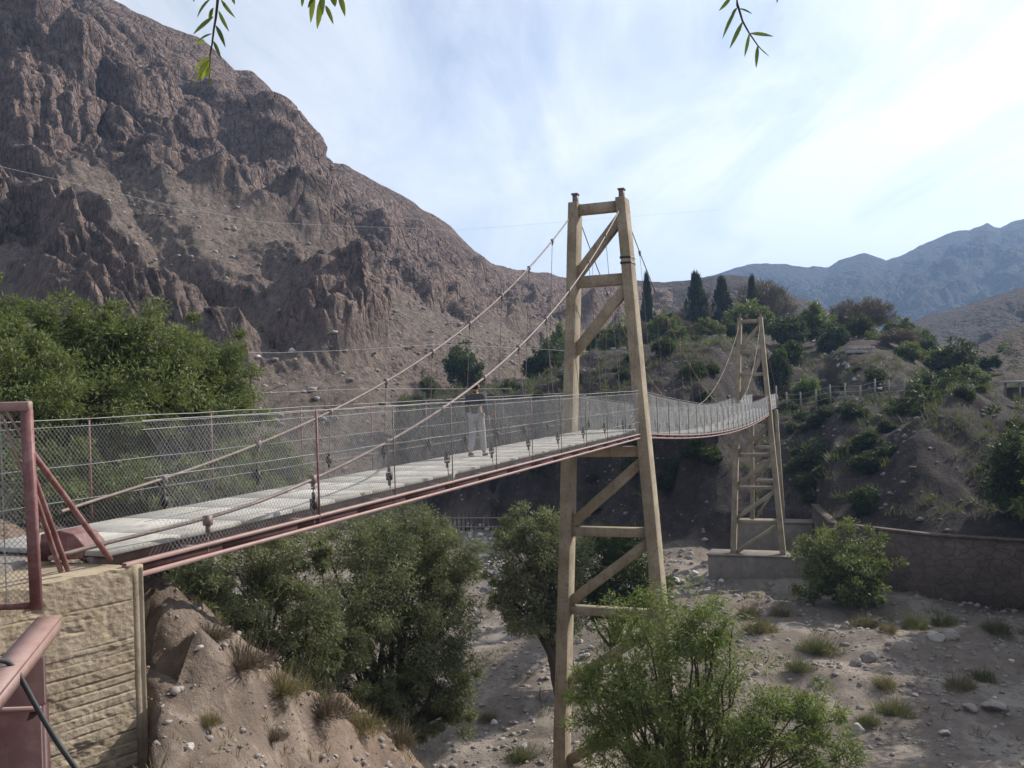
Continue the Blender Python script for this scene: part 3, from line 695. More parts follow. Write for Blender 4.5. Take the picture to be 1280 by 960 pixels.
# ------------------------------------------------------------------ retaining wall along the far bank
def wall_from(hs, name, label):
    ts = np.interp(hs, _tb[:, 0], _tb[:, 1]) - .25
    P = np.array([BR(t, h, 0) for t, h in zip(ts, hs)]); o = P[0].copy(); o[2] = -17
    root = thing(name, o, label, 'retaining wall')
    zt_ = np.interp(hs, [2, 8, 20, 64], [-11.3, -11.5, -11.75, -11.9])
    V = []
    T = np.gradient(P, axis=0); T /= np.linalg.norm(T, axis=1)[:, None]; nrm = np.stack([T[:, 1], -T[:, 0], 0 * T[:, 0]], 1)
    for p, n_, z in zip(P, nrm, zt_):
        V += [p + n_ * .35 + Z3 * -17.5, p + n_ * .1 + Z3 * z, p - n_ * .5 + Z3 * z, p - n_ * .5 + Z3 * -17.5]
    Q = []
    for i in range(len(P) - 1):
        for j in range(4):
            k = (j + 1) % 4; Q.append([4 * i + j, 4 * i + k, 4 * i + 4 + k, 4 * i + 4 + j])
    Q += [[3, 2, 1, 0]]
    mb = MB(o); mb.add(V, Q); w = mb.build('wall', MT['wall'], root); bevel(w, .05)
    V2 = []
    for p, n_, z in zip(P, nrm, zt_):
        V2 += [p + n_ * .16 + Z3 * (z + .003), p + n_ * .16 + Z3 * (z + .16), p - n_ * .56 + Z3 * (z + .16), p - n_ * .56 + Z3 * (z + .003)]
    mb = MB(o); mb.add(V2, Q); mb.build('coping', MT['wall'], root)
wall_from(np.array([3.5, 4.3, 5.3, 6.5, 9, 12, 16, 20, 25, 30, 36, 42, 50, 58, 66.]), 'retaining_wall', 'long dark retaining wall at the foot of the far right bank')

# ------------------------------------------------------------------ near abutment, gate and steelwork
A = np.array([*at(165, 705, 9.0)[:2], 0]); Bc = np.array([*at(181, 703, 9.12)[:2], 0])
wd = np.array([-math.sin(R_(38)), -math.cos(R_(38)), 0])
oA = np.array([A[0], A[1], -6.5]); ab = thing('bridge_abutment', oA, 'board marked beige concrete abutment under the near end of the bridge', 'abutment')
ZA = -1.62
# board-marked face as a displaced grid so that the grooves are real
nu, nv = 190, 560; L_ = 2.4
uu = np.linspace(0, 1, nu); vv = np.concatenate([np.linspace(0, .46, 61)[:-1], np.linspace(.46, 1, 500)]); UU, VV = np.meshgrid(uu, vv)
zz = -6.5 + (ZA + 6.5) * VV; xx = UU * L_
edge = .022 * fbm(xx * 3.2, xx * 0 + 3, 71, 4)
dep = np.zeros_like(zz)
zl = zz + .012 * pn(xx * 1.1, zz * 1.2, 5)
for i, zg in enumerate([-1.93, -2.12, -2.3, -2.42, -2.53, -2.64, -2.72, -2.82, -2.92, -3.01, -3.1, -3.2, -3.31, -3.42, -3.55, -3.7, -3.9, -4.1, -4.4, -4.8, -5.2]):
    wgt = np.clip(.35 + .9 * fbm(xx * 1.6 + i * 5, zz * 0 + i * 3.3, 15, 3), .0, 1.2) * (1.0 if zg < -2.5 else .7)
    dep += wgt * .019 * np.exp(-((zl - zg) / .010) ** 2)
lay = np.zeros_like(zz); bd = np.array([-4.4, -4.1, -3.9, -3.7, -3.55, -3.42, -3.31, -3.2, -3.1, -3.01, -2.92, -2.82, -2.72, -2.64, -2.53, -2.42]); lay = (rng.random(len(bd) + 1) * .008)[np.searchsorted(bd, zl)]
dep = dep + lay * (zz < -2.35) + .010 * np.clip(fbm(xx * 6, zz * 6, 41, 4), 0, 1) + .035 * np.clip(fbm(xx * 2.6, zz * 6, 43, 5) - .45, 0, 1) + .004 * fbm(xx * 18, zz * 18, 45, 3)
nrm = np.array([-wd[1], wd[0], 0]);  nrm = nrm if nrm @ (-A) > 0 else -nrm
Pf = A[None, None] + wd * xx[..., None] - nrm * dep[..., None]
Pf[..., 2] = zz + edge * ss(VV, .93, 1)
fme = mesh_np('face', Pf - oA, gridquads(nv, nu), MT['abut'], False)
g = fme.attributes.new('groove', 'FLOAT', 'POINT'); g.data.foreach_set('value', np.clip(dep / .03, 0, 1).ravel().astype(np.float32))
obj('board_marked_face', fme, ab)
# body behind the face
pts = [A - nrm * .08, Bc - nrm * .02, Bc + np.array([-.934, .357, 0]) * 3.3, Bc + np.array([-.934, .357, 0]) * 3.3 - D * 4.5, A + wd * L_ - nrm * .08]
def prism(poly, z0, z1):
    bm = bmesh.new(); vb = [bm.verts.new(Vector(p) + Vector((0, 0, z0)) - Vector(oA)) for p in poly]
    f = bm.faces.new(vb); r = bmesh.ops.extrude_face_region(bm, geom=[f])
    for v in r['geom']:
        if isinstance(v, bmesh.types.BMVert): v.co.z = z1 - oA[2]
    bmesh.ops.recalc_face_normals(bm, faces=bm.faces); me = bpy.data.meshes.new('body'); bm.to_mesh(me); bm.free(); return me
me = prism(pts, -6.5, ZA - .012); me.materials.append(MT['abut']); o = obj('body', me, ab); bevel(o, .02, 2)
# chamfer strip joining face and body
mb = MB(oA); cz = np.linspace(-6.5, ZA, 30); V = []
for z in cz:
    w = rng.normal(0, .0012)
    V += [A - nrm * .052 + Z3 * z, Bc - nrm * .035 + Z3 * z + N * w, Bc - nrm * .1 + Z3 * z, A - nrm * .1 + Z3 * z]
Q = []
for i in range(29):
    for j in range(4):
        k = (j + 1) % 4; Q.append([4 * i + j, 4 * i + k, 4 * i + 4 + k, 4 * i + 4 + j])
Q.append([119 - 3, 119 - 2, 119 - 1, 119]); mb.add(V, Q); mb.build('corner_strip', MT['abut'], ab)

# mesh gate frame at the left edge
pt = at(33, 512, 8.0); pb = at(46, 762, 8.0); gx = np.array([1., 0, 0]); og = np.array([pb[0], pb[1], pb[2]])
gate = thing('gate_frame', og, 'red steel frame filled with wire mesh at the left edge, propped by slanting braces', 'gate')
mb = MB(og); mb.bar(pb, pt, gx, (0, 1, 0), .042, .03); mb.bar(pb + np.array([-.045, .05, 0]), pt + np.array([-.045, .05, 0]), gx, (0, 1, 0), .012, .04); mb.build('post', MT['red'], gate)
mb = MB(og); l = at(-150, 513, 8.0); l[2] = pt[2]; mb.beam(pt + np.array([.04, 0, .03]), l + Z3 * .03, .08, .085); bevel(mb.build('top_rail', MT['pink'], gate), .01)
mb = MB(og); mb.beam(pb + np.array([-2.2, .02, .03]), pb + np.array([0, .02, .03]), .05, .05); mb.build('bottom_rail', MT['red'], gate)
for (p1, Y1, p2, Y2, w) in (((36, 560), 8.04, (138, 699), 9.3, .045), ((41, 592), 8.06, (85, 713), 8.75, .04), ((42, 615), 8.06, (76, 714), 8.7, .04)):
    mb = MB(og); mb.tube([at(*p1, Y1), at(*p2, Y2)], w / 1.6, 8); mb.build('brace', MT['red'], gate, True)
for (p1, p2, Y) in (((2, 518), (29, 592), 7.98), ((8, 514), (27, 546), 7.98)):
    mb = MB(og); mb.tube([at(*p1, Y), at(*p2, Y)], .012, 6); mb.build('tie_rod', MT['pink'], gate, True)
P0 = []; P1 = []; H = pt[2] - pb[2]
for dr in (1, -1):
    for s0 in np.arange(-2.3 - H, .0 + H, .05):
        a = np.array([s0, 0.]); b = np.array([s0 + dr * H, H])
        lo, hi = -2.2, -.03
        ta, tb = 0., 1.
        dx = b[0] - a[0]
        r = sorted([(lo - a[0]) / dx, (hi - a[0]) / dx]); ta = max(0, r[0]); tb = min(1, r[1])
        if tb > ta + .01:
            for (t, L) in ((ta, P0), (tb, P1)):
                q = a + (b - a) * t; L.append([pb[0] + q[0] - .05 * q[1] / H * 0, pb[1] + .03, pb[2] + q[1]])
V, Q = prisms(np.array(P0) - og, np.array(P1) - og, .0022, 3); obj('wire_mesh', mesh_np('wire_mesh', V, Q, MT['wire']), gate)
for k in (.22, .42, .62, .82):
    mb = MB(og); z = pb[2] + H * k; mb.tube([(pb[0] - 2.2, pb[1] + .02, z), (pb[0], pb[1] + .02, z + .03)], .004, 4); mb.build('fence_wire', MT['wire'], gate)
mb = MB(og); mb.tube([(pb[0] - .27, pb[1] + .02, pb[2]), (pb[0] - .28, pb[1] + .02, pt[2])], .006, 4); mb.build('fence_wire', MT['wire'], gate)

# concrete apron seen through the gate mesh
mb = MB(); c = at(-60, 740, 9.2)
oc = np.array([c[0], c[1], -2.6]); mb = MB(oc); mb.box((c[0] - .2, c[1] + .1, -2.05), (1.7, 1.4, .95), (1, .1)); o = mb.build('concrete_block', MT['plinth']); bevel(o, .06, 2); o.location = Vector(oc)
tag(o, 'pale rough concrete block behind the mesh gate at left edge', 'concrete block')
# anchor box on the abutment
def poly_box(name, px, Y, depth, mat, label, cat, zb=None):
    P = [at(*p, Y) for p in px]; o = np.mean(P, axis=0); o[2] = min(p[2] for p in P)
    bm = bmesh.new(); f = bm.faces.new([bm.verts.new(Vector(p - o)) for p in P]); r = bmesh.ops.extrude_face_region(bm, geom=[f])
    for v in r['geom']:
        if isinstance(v, bmesh.types.BMVert): v.co += Vector(D * depth)
    bmesh.ops.recalc_face_normals(bm, faces=bm.faces); me = bpy.data.meshes.new(name); bm.to_mesh(me); bm.free(); me.materials.append(mat)
    ob = obj(name, me); ob.location = Vector(o); bevel(ob, .012, 2); tag(ob, label, cat); return ob
ax_ = poly_box('anchor_box', [(48, 701), (103, 699), (106, 684), (92, 668), (74, 663), (50, 668)], 9.35, .3, MT['red'], 'faded red steel anchor box sitting on the abutment behind the braces', 'anchor box')
mb = MB(np.array(ax_.location)); p = at(57, 690, 9.3); mb.box(p, (.1, .04, .16)); mb.build('lug', MT['darkred'], ax_)
# pale beam coming towards the camera
a = at(62, 772, 8.05); b = at(-45, 850, 5.6); b[2] = a[2] - .02
ob_ = a.copy(); mb = MB(ob_); mb.beam(a, b, .19, .03); mb.beam(a - Z3 * .065 + CX * .085, b - Z3 * .065 + CX * .085, .018, .1); mb.beam(a - Z3 * .065 - CX * .085, b - Z3 * .065 - CX * .085, .018, .1)
o = mb.build('steel_beam', MT['pink']); o.location = Vector(ob_); tag(o, 'sun bleached steel beam running out of the lower left edge under the gate', 'steel beam')
# dark red steel bin
c = at(50, 886, 7.3); w = 1.6; oq = np.array([c[0] - w / 2, c[1] + .3, -5.2])
bn = thing('steel_tank', oq, 'dark red open topped steel tank in the lower left corner', 'tank')
zt1 = c[2]
mb = MB(oq); mb.box((c[0] - w / 2, c[1] + .02, (zt1 - 5.2) / 2), (w, .04, zt1 + 5.2)); mb.build('front_plate', MT['darkred'], bn)
mb = MB(oq); mb.box((c[0] - .022, c[1] + .092, (zt1 - 5.2) / 2), (.04, .1, zt1 + 5.2)); mb.build('side_plate', MT['darkred'], bn)
mb = MB(oq); mb.box((c[0] - w / 2, c[1] - .012, zt1 + .004), (w + .02, .03, .035)); mb.build('rim', MT['pink'], bn)
mb = MB(oq); mb.box((c[0] - w / 2 - .12, c[1] + .32, (zt1 + .32 - 5.2) / 2), (w, .04, zt1 + .32 + 5.2)); mb.build('cavity_shade_plate', MT['darkred'], bn)  # dark panel added to stand for the shaded opening above the front
# black hose
pts = [at(*p, Y) for p, Y in (((-40, 838), 6.2), ((-5, 824), 6.5), ((10, 827), 6.6), ((22, 840), 6.6), ((36, 866), 6.6), ((52, 895), 6.6), ((72, 928), 6.6), ((96, 962), 6.6), ((130, 1015), 6.6), ((160, 1080), 6.6))]
pts = np.array(pts); u = np.linspace(0, len(pts) - 1, 50); P = np.stack([np.interp(u, range(len(pts)), pts[:, i]) for i in range(3)], 1)
for _ in range(3): P[1:-1] = (P[:-2] + 2 * P[1:-1] + P[2:]) / 4
mb = MB(P[0]); mb.tube(P, .02, 8); o = mb.build('black_hose', MT['rubber'], None, True); o.location = Vector(P[0]); tag(o, 'thick black hose looping down in front of the abutment', 'hose')

# ------------------------------------------------------------------ overhead wires
def wire(label, pts, r, sag=0.):
    P = np.array([at(*p) for p in pts]); u = np.linspace(0, len(P) - 1, 40); Q = np.stack([np.interp(u, range(len(P)), P[:, i]) for i in range(3)], 1)
    k = np.linspace(0, 1, 40); Q[:, 2] -= sag * 4 * k * (1 - k)
    mb = MB(Q[0]); mb.tube(Q, r, 4); o = mb.build('overhead_wire', MT['wirefar'], None, True); o.location = Vector(Q[0]); tag(o, label, 'wire')
wire('thin high wire sagging across the left mountain face', [(-120, 172, 60), (0, 208, 66), (200, 254, 80), (330, 278, 92), (570, 288, 118), (900, 262, 150)], .011)
wire('thin pale wire crossing the scree just above the bushes', [(-250, 442, 70), (150, 440, 86), (345, 441, 100), (430, 438, 107), (553, 430, 118), (740, 440, 140), (845, 432, 150), (860, 424, 152)], .022)
wire('low thin wire above the left bridge mesh', [(-200, 494, 60), (330, 491, 84), (450, 486, 97), (640, 486, 120)], .018)
# PART3
# ------------------------------------------------------------------ foliage
def unit(n):
    v = rng.normal(size=(n, 3)); return v / np.linalg.norm(v, axis=1)[:, None]
def leaves(name, C, Rr, O, per, L, Wd, droop, mat, outw=.5, lv=.35):
    """diamond leaves round clump centres C (radius Rr, outward direction O)"""
    n = len(C) * per; idx = np.repeat(np.arange(len(C)), per)
    off = unit(n) * (rng.random(n) ** .45)[:, None] * Rr[idx][:, None]; off[:, 2] *= .75
    P = C[idx] + off
    d = unit(n) + outw * O[idx] + .5 * off / Rr[idx][:, None]; d[:, 2] -= droop
    d /= np.linalg.norm(d, axis=1)[:, None]
    s = np.cross(d, unit(n)); s /= np.linalg.norm(s, axis=1)[:, None]
    ll = L * (1 - lv + 2 * lv * rng.random(n))[:, None]; ww = Wd * (1 - lv + 2 * lv * rng.random(n))[:, None]
    nn = np.cross(d, s)
    V = np.stack([P, P + d * ll * .45 + s * ww * .5 + nn * ww * .2, P + d * ll, P + d * ll * .45 - s * ww * .5 + nn * ww * .2], 1)
    Q = np.arange(n * 4).reshape(-1, 4)
    return mesh_np(name, V, Q, mat)
def curve(a, b, bow, k=7, jit=.03):
    a = np.array(a); b = np.array(b); u = np.linspace(0, 1, k)[:, None]; L = np.linalg.norm(b - a)
    P = a + (b - a) * u + np.array(bow) * (4 * u * (1 - u)) * .25
    P[1:-1] += rng.normal(0, jit * L, (k - 2, 3)); return P
def tree(name, label, cat, blobs, trunk, leaf, nclump, nleaf, L, Wd, droop=.3, group=None, clump=.3, r0=None, nlimb=14, bias=2.2, base=None, stems=1):
    B = [(at(px, py, Y), rx * Y / F, ry * Y / F) for px, py, rx, ry, Y in blobs]
    if base is None:
        tx = at(trunk[0], 480, trunk[1]); base = np.array([tx[0], tx[1], gz(tx[0], tx[1]) - .1])
    root = thing(name, base, label, cat, group)
    vol = np.array([(rx * rx * rz) ** .667 for _, rx, rz in B]); vol /= vol.sum()
    pick = rng.choice(len(B), nclump, p=vol); dirs = unit(nclump); dirs[:, 2] = dirs[:, 2] + .12
    rad = rng.random(nclump) ** (1 / bias)
    C = np.array([B[i][0] + d * np.array([B[i][1], B[i][1], B[i][2]]) * r * (1 + .2 * rng.normal()) for i, d, r in zip(pick, dirs, rad)])
    ok = np.ones(len(C), bool)
    Rr = np.array([clump * min(B[i][1], B[i][2]) * (.55 + .8 * rng.random()) for i in pick])
    gzz = np.array([gz(c[0], c[1]) for c in C]); ok = C[:, 2] > gzz + .1; C = C[ok]; Rr = Rr[ok]; dirs = dirs[ok]
    me = leaves('crown', C - base, Rr, dirs, max(3, nleaf // len(C)), L, Wd, droop, MT[leaf])
    obj('crown', me, root)
    mb = MB(base); cen = np.average([b[0] for b in B], axis=0, weights=vol)
    H = cen[2] - base[2]; r0 = r0 or max(.06, .028 * (H + 2))
    for s in range(stems):
        an = s * 2.4 + .5; bs = base + np.array([math.cos(an), math.sin(an), 0]) * .35 * (stems > 1)
        fork = bs + (cen - bs) * (.42 + .1 * rng.random()); fork[2] = base[2] + H * .4
        tr_ = curve(bs, fork, (rng.normal(0, .3), rng.normal(0, .3), 0), 7, .02); mb.tube(tr_, np.linspace(r0 * 1.25, r0 * .75, 7) / (1 + .35 * (stems - 1)), 8)
        sel = rng.choice(len(C), min(len(C), nlimb), replace=False)
        for i in sel:
            k = rng.integers(3, 7); st = tr_[k]; P = curve(st, C[i], (0, 0, .35 * np.linalg.norm(C[i] - st)), 7, .025)
            mb.tube(P, np.linspace(r0 * .5, r0 * .07, 7), 5, False)
    mb.build('trunk', MT['bark'], root, True)
    return root
LB = 'trees behind the bridge on the left'
tree('leafy_tree', 'broad fresh green tree at the far left edge behind the mesh gate', 'tree', [(-60, 470, 120, 90, 32), (15, 425, 75, 50, 34), (40, 490, 70, 75, 31), (-10, 560, 80, 80, 31)], (-30, 33), 'green', 300, 62000, .21, .058, .3, LB, .3)
tree('leafy_tree', 'round fresh green tree behind the first bridge mesh panels, second tree from left', 'tree', [(115, 425, 75, 42, 37), (95, 470, 75, 62, 35), (185, 450, 70, 52, 36), (140, 530, 95, 72, 34), (70, 560, 60, 60, 33)], (130, 36), 'green', 300, 62000, .21, .058, .3, LB, .3)
tree('leafy_tree', 'fresh green tree ending the left clump beside the mountain scree', 'tree', [(235, 452, 58, 46, 39), (272, 482, 50, 52, 38), (222, 515, 72, 62, 37), (285, 535, 46, 52, 37), (255, 595, 80, 55, 37), (335, 590, 42, 38, 39)], (250, 39), 'green', 290, 60000, .21, .056, .35, LB, .3)
tree('green_thicket', 'low green thicket seen through the mesh beside the near half of the deck', 'thicket', [(95, 610, 80, 55, 30), (190, 625, 85, 45, 31), (285, 610, 75, 52, 33), (362, 590, 40, 42, 35), (30, 600, 70, 60, 29)], (200, 32), 'green', 230, 46000, .2, .055, .3, None, .3, nlimb=26, stems=3)
RB = 'trees growing below the near span'
tree('willowy_tree', 'small yellowish green tree beside the abutment under the bridge', 'tree', [(238, 738, 42, 38, 23), (215, 765, 30, 30, 22), (262, 770, 30, 34, 23)], (245, 24), 'olive', 130, 22000, .13, .036, .5, RB, .34)
tree('willowy_tree', 'dark green tree just right of the small yellowish one under the bridge', 'tree', [(330, 712, 58, 55, 27), (305, 770, 48, 55, 26), (365, 780, 55, 65, 27), (350, 840, 45, 38, 26.5), (400, 700, 30, 30, 28), (300, 825, 42, 40, 26), (372, 878, 46, 32, 27.5), (395, 820, 36, 46, 28)], (375, 28), 'olive', 240, 46000, .15, .04, .55, RB, .32)
tree('willowy_tree', 'largest olive green feathery tree below the bridge, leaning over the dirt slope', 'tree', [(480, 690, 88, 52, 35), (545, 725, 56, 80, 35), (455, 765, 80, 70, 33), (535, 805, 62, 70, 34), (430, 830, 50, 50, 31), (500, 850, 60, 45, 33), (562, 885, 38, 45, 33), (450, 888, 55, 40, 31.5), (505, 905, 48, 32, 32.5), (405, 850, 36, 46, 31)], (470, 34), 'olive', 540, 118000, .17, .038, .6, RB, .3, nlimb=22, stems=2)
tree('shady_tree', 'dark trunked tree standing just left of the tall tower foot', 'tree', [(665, 672, 50, 34, 46), (700, 700, 45, 60, 46), (642, 715, 42, 48, 46), (668, 760, 50, 40, 46), (625, 750, 25, 30, 46), (700, 770, 35, 45, 46)], (692, 46), 'olive', 220, 30000, .22, .06, .2, None, .32, r0=.34)
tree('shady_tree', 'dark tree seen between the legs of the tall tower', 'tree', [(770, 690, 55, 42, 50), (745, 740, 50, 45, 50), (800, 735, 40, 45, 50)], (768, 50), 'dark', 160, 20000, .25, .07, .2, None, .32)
tree('willowy_tree', 'light green wispy tree in front of the tall tower foot, nearest tree', 'tree', [(850, 785, 58, 62, 25), (800, 800, 50, 50, 25.5), (885, 790, 32, 60, 25), (790, 870, 75, 62, 25), (870, 880, 70, 65, 24.5), (940, 900, 55, 55, 24), (1000, 925, 52, 45, 24), (1045, 950, 40, 35, 24), (760, 930, 50, 55, 25.5), (745, 870, 32, 50, 25.5), (1010, 890, 40, 36, 24), (860, 960, 120, 55, 24.5)], (850, 25.2), 'lime', 420, 46000, .17, .032, .35, None, .36, r0=.16, nlimb=34, bias=1.7, stems=3)
tree('round_bush', 'rounded bright green bush in front of the retaining wall beside the plinth', 'bush', [(1056, 700, 52, 44, 65), (1030, 715, 34, 36, 65), (1085, 715, 32, 36, 65), (1055, 738, 50, 26, 65)], (1056, 65.5), 'green', 200, 16000, .34, .11, .0, None, .26)
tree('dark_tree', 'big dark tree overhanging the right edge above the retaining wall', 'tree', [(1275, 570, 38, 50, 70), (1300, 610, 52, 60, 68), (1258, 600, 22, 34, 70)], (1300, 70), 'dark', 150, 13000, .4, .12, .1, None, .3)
# trees outside the frame on the near right bank, which shade the river bed
for x, y, hgt, lb in ((33.5, 48.5, 15, 'leafy tree on the near right bank shading the right of the riverbed'), (37, 54, 16, 'taller leafy tree on the right bank beside the shaded wall'), (38.5, 61, 15, 'leafy tree furthest along the right bank')):
    b = np.array([x, y, gz(x, y)]); py = 480
    q = b + np.array([0, 0, hgt * .62])
    px_ = 640 + F * (q @ CX) / (q @ FW); py_ = 480 - F * (q @ CY) / (q @ FW); Y = y
    s = F / Y
    tree('leafy_tree', lb, 'tree', [(px_, py_, 3.4 * s, hgt * .3 * s, Y), (px_ - 30, py_ + 50, 2.6 * s, 2.6 * s, Y), (px_ + 40, py_ + 40, 3 * s, 2.6 * s, Y)], None, 'green', 150, 22000, .5, .2, .2, None, .36, base=b)

# distant trees: a few prototypes in unit size, copied
def proto_mesh(kind, seed):
    global rng
    keep = rng; rng = np.random.default_rng(seed)
    if kind == 'cypress':
        n = 150; z = rng.random(n) ** .8 * .93 + .05; a = rng.random(n) * 6.283; r = .42 * (np.sin(np.clip(z, 0, 1) ** .8 * np.pi) ** .7 * .95 + .12) * (1 - .35 * z) * (.3 + .95 * rng.random(n))
        C = np.stack([r * np.cos(a), r * np.sin(a), z], 1); O = np.tile([0, 0, 1.2], (n, 1)); me = leaves('crown', C, np.full(n, .075), O, 34, .13, .035, -.3, MT['cypress'])
        # squash clumps sideways handled by object scale
        mb = MB(); mb.tube([(0, 0, 0), (.01, 0, .5), (0, 0, .9)], [.04, .03, .01], 6)
    elif kind == 'bare':
        mb = MB(); P0 = []; P1 = []
        mb.tube([(0, 0, 0), (.01, .01, .18), (0, .02, .3)], [.035, .028, .02], 6)
        for i in range(26):
            a = rng.random() * 6.283; e = .25 + 1.1 * rng.random(); b = np.array([math.cos(a) * math.cos(e) * .42, math.sin(a) * math.cos(e) * .42, .3 + .62 * math.sin(e)])
            P = curve((0, .01, .15 + .15 * rng.random()), b, (0, 0, -.08), 6, .03); mb.tube(P, np.linspace(.012, .002, 6), 4, False)
        n = 200; d = unit(n); d[:, 2] = np.abs(d[:, 2]) * .95 + .02; rr = (rng.random(n) ** .4)[:, None]
        C = d * rr * np.array([.44, .44, .62]) + np.array([0, 0, .3]); me = leaves('crown', C, np.full(n, .09), d, 30, .11, .010, -.35, MT['bare'], .9)
    else:
        nb = 7; bc = [(0, 0, .55, .34, .38)] + [(.26 * math.cos(q), .26 * math.sin(q), .2 + .45 * rng.random(), .2 + .1 * rng.random(), .22 + .08 * rng.random()) for q in rng.random(nb) * 6.283]
        C = []; O = []
        for i in range(170):
            b = bc[rng.integers(len(bc))]; d = unit(1)[0]; d[2] += .15; r = rng.random() ** .4
            C.append(np.array(b[:3]) + d * r * np.array([b[3], b[3], b[4]])); O.append(d)
        C = np.array(C); C[:, 2] = np.clip(C[:, 2], .04, 1.1); k = dict(dark='dark', mid='green', light='lime', dusty='drygreen')[kind]
        me = leaves('crown', C, .06 + .05 * rng.random(len(C)), np.array(O), 34, .085, .034, .1, MT[k])
        mb = MB(); mb.tube([(0, 0, 0), (.02, 0, .25), (0, .02, .55)], [.05, .04, .015], 6)
        for i in range(6): mb.tube(curve((0.01, 0, .2 + .2 * rng.random()), C[rng.integers(len(C))], (0, 0, .1), 5), np.linspace(.025, .005, 5), 4, False)
    tm = mesh_only(mb, 'trunk', MT['twig'] if kind == 'bare' else MT['bark']); rng = keep
    return me, tm
PR = {(k, i): proto_mesh(k, 300 + i * 7 + len(k)) for k in ('cypress', 'bare', 'dark', 'mid', 'light', 'dusty') for i in range(3 if k in ('dark', 'mid', 'bare') else 2)}
def far_tree(name, label, cat, kind, px, py0, py1, wpx, Y, group=None, rise=True):
    p = at(px, 480, Y); z = gz(p[0], p[1]); top = at(px, py1, Y)[2]; h = top - z
    hm = (.9 if 'bush' in name or 'round' in name else .55) * wpx * Y / F
    if h < hm: h = hm; z = min(z, top - h + .25 * h)
    hv = 2 if kind in ('cypress', 'light', 'dusty') else 3
    me, tm = PR[(kind, int(rng.integers(hv)))]
    r = thing(name, (p[0], p[1], z - .05), label, cat, group); w = wpx * Y / F
    if kind == 'cypress': w *= 1.25
    r.scale = (w, w, h); r.rotation_euler = (0, 0, rng.random() * 6.283)
    obj('crown', me, r); obj('trunk', tm, r); return r
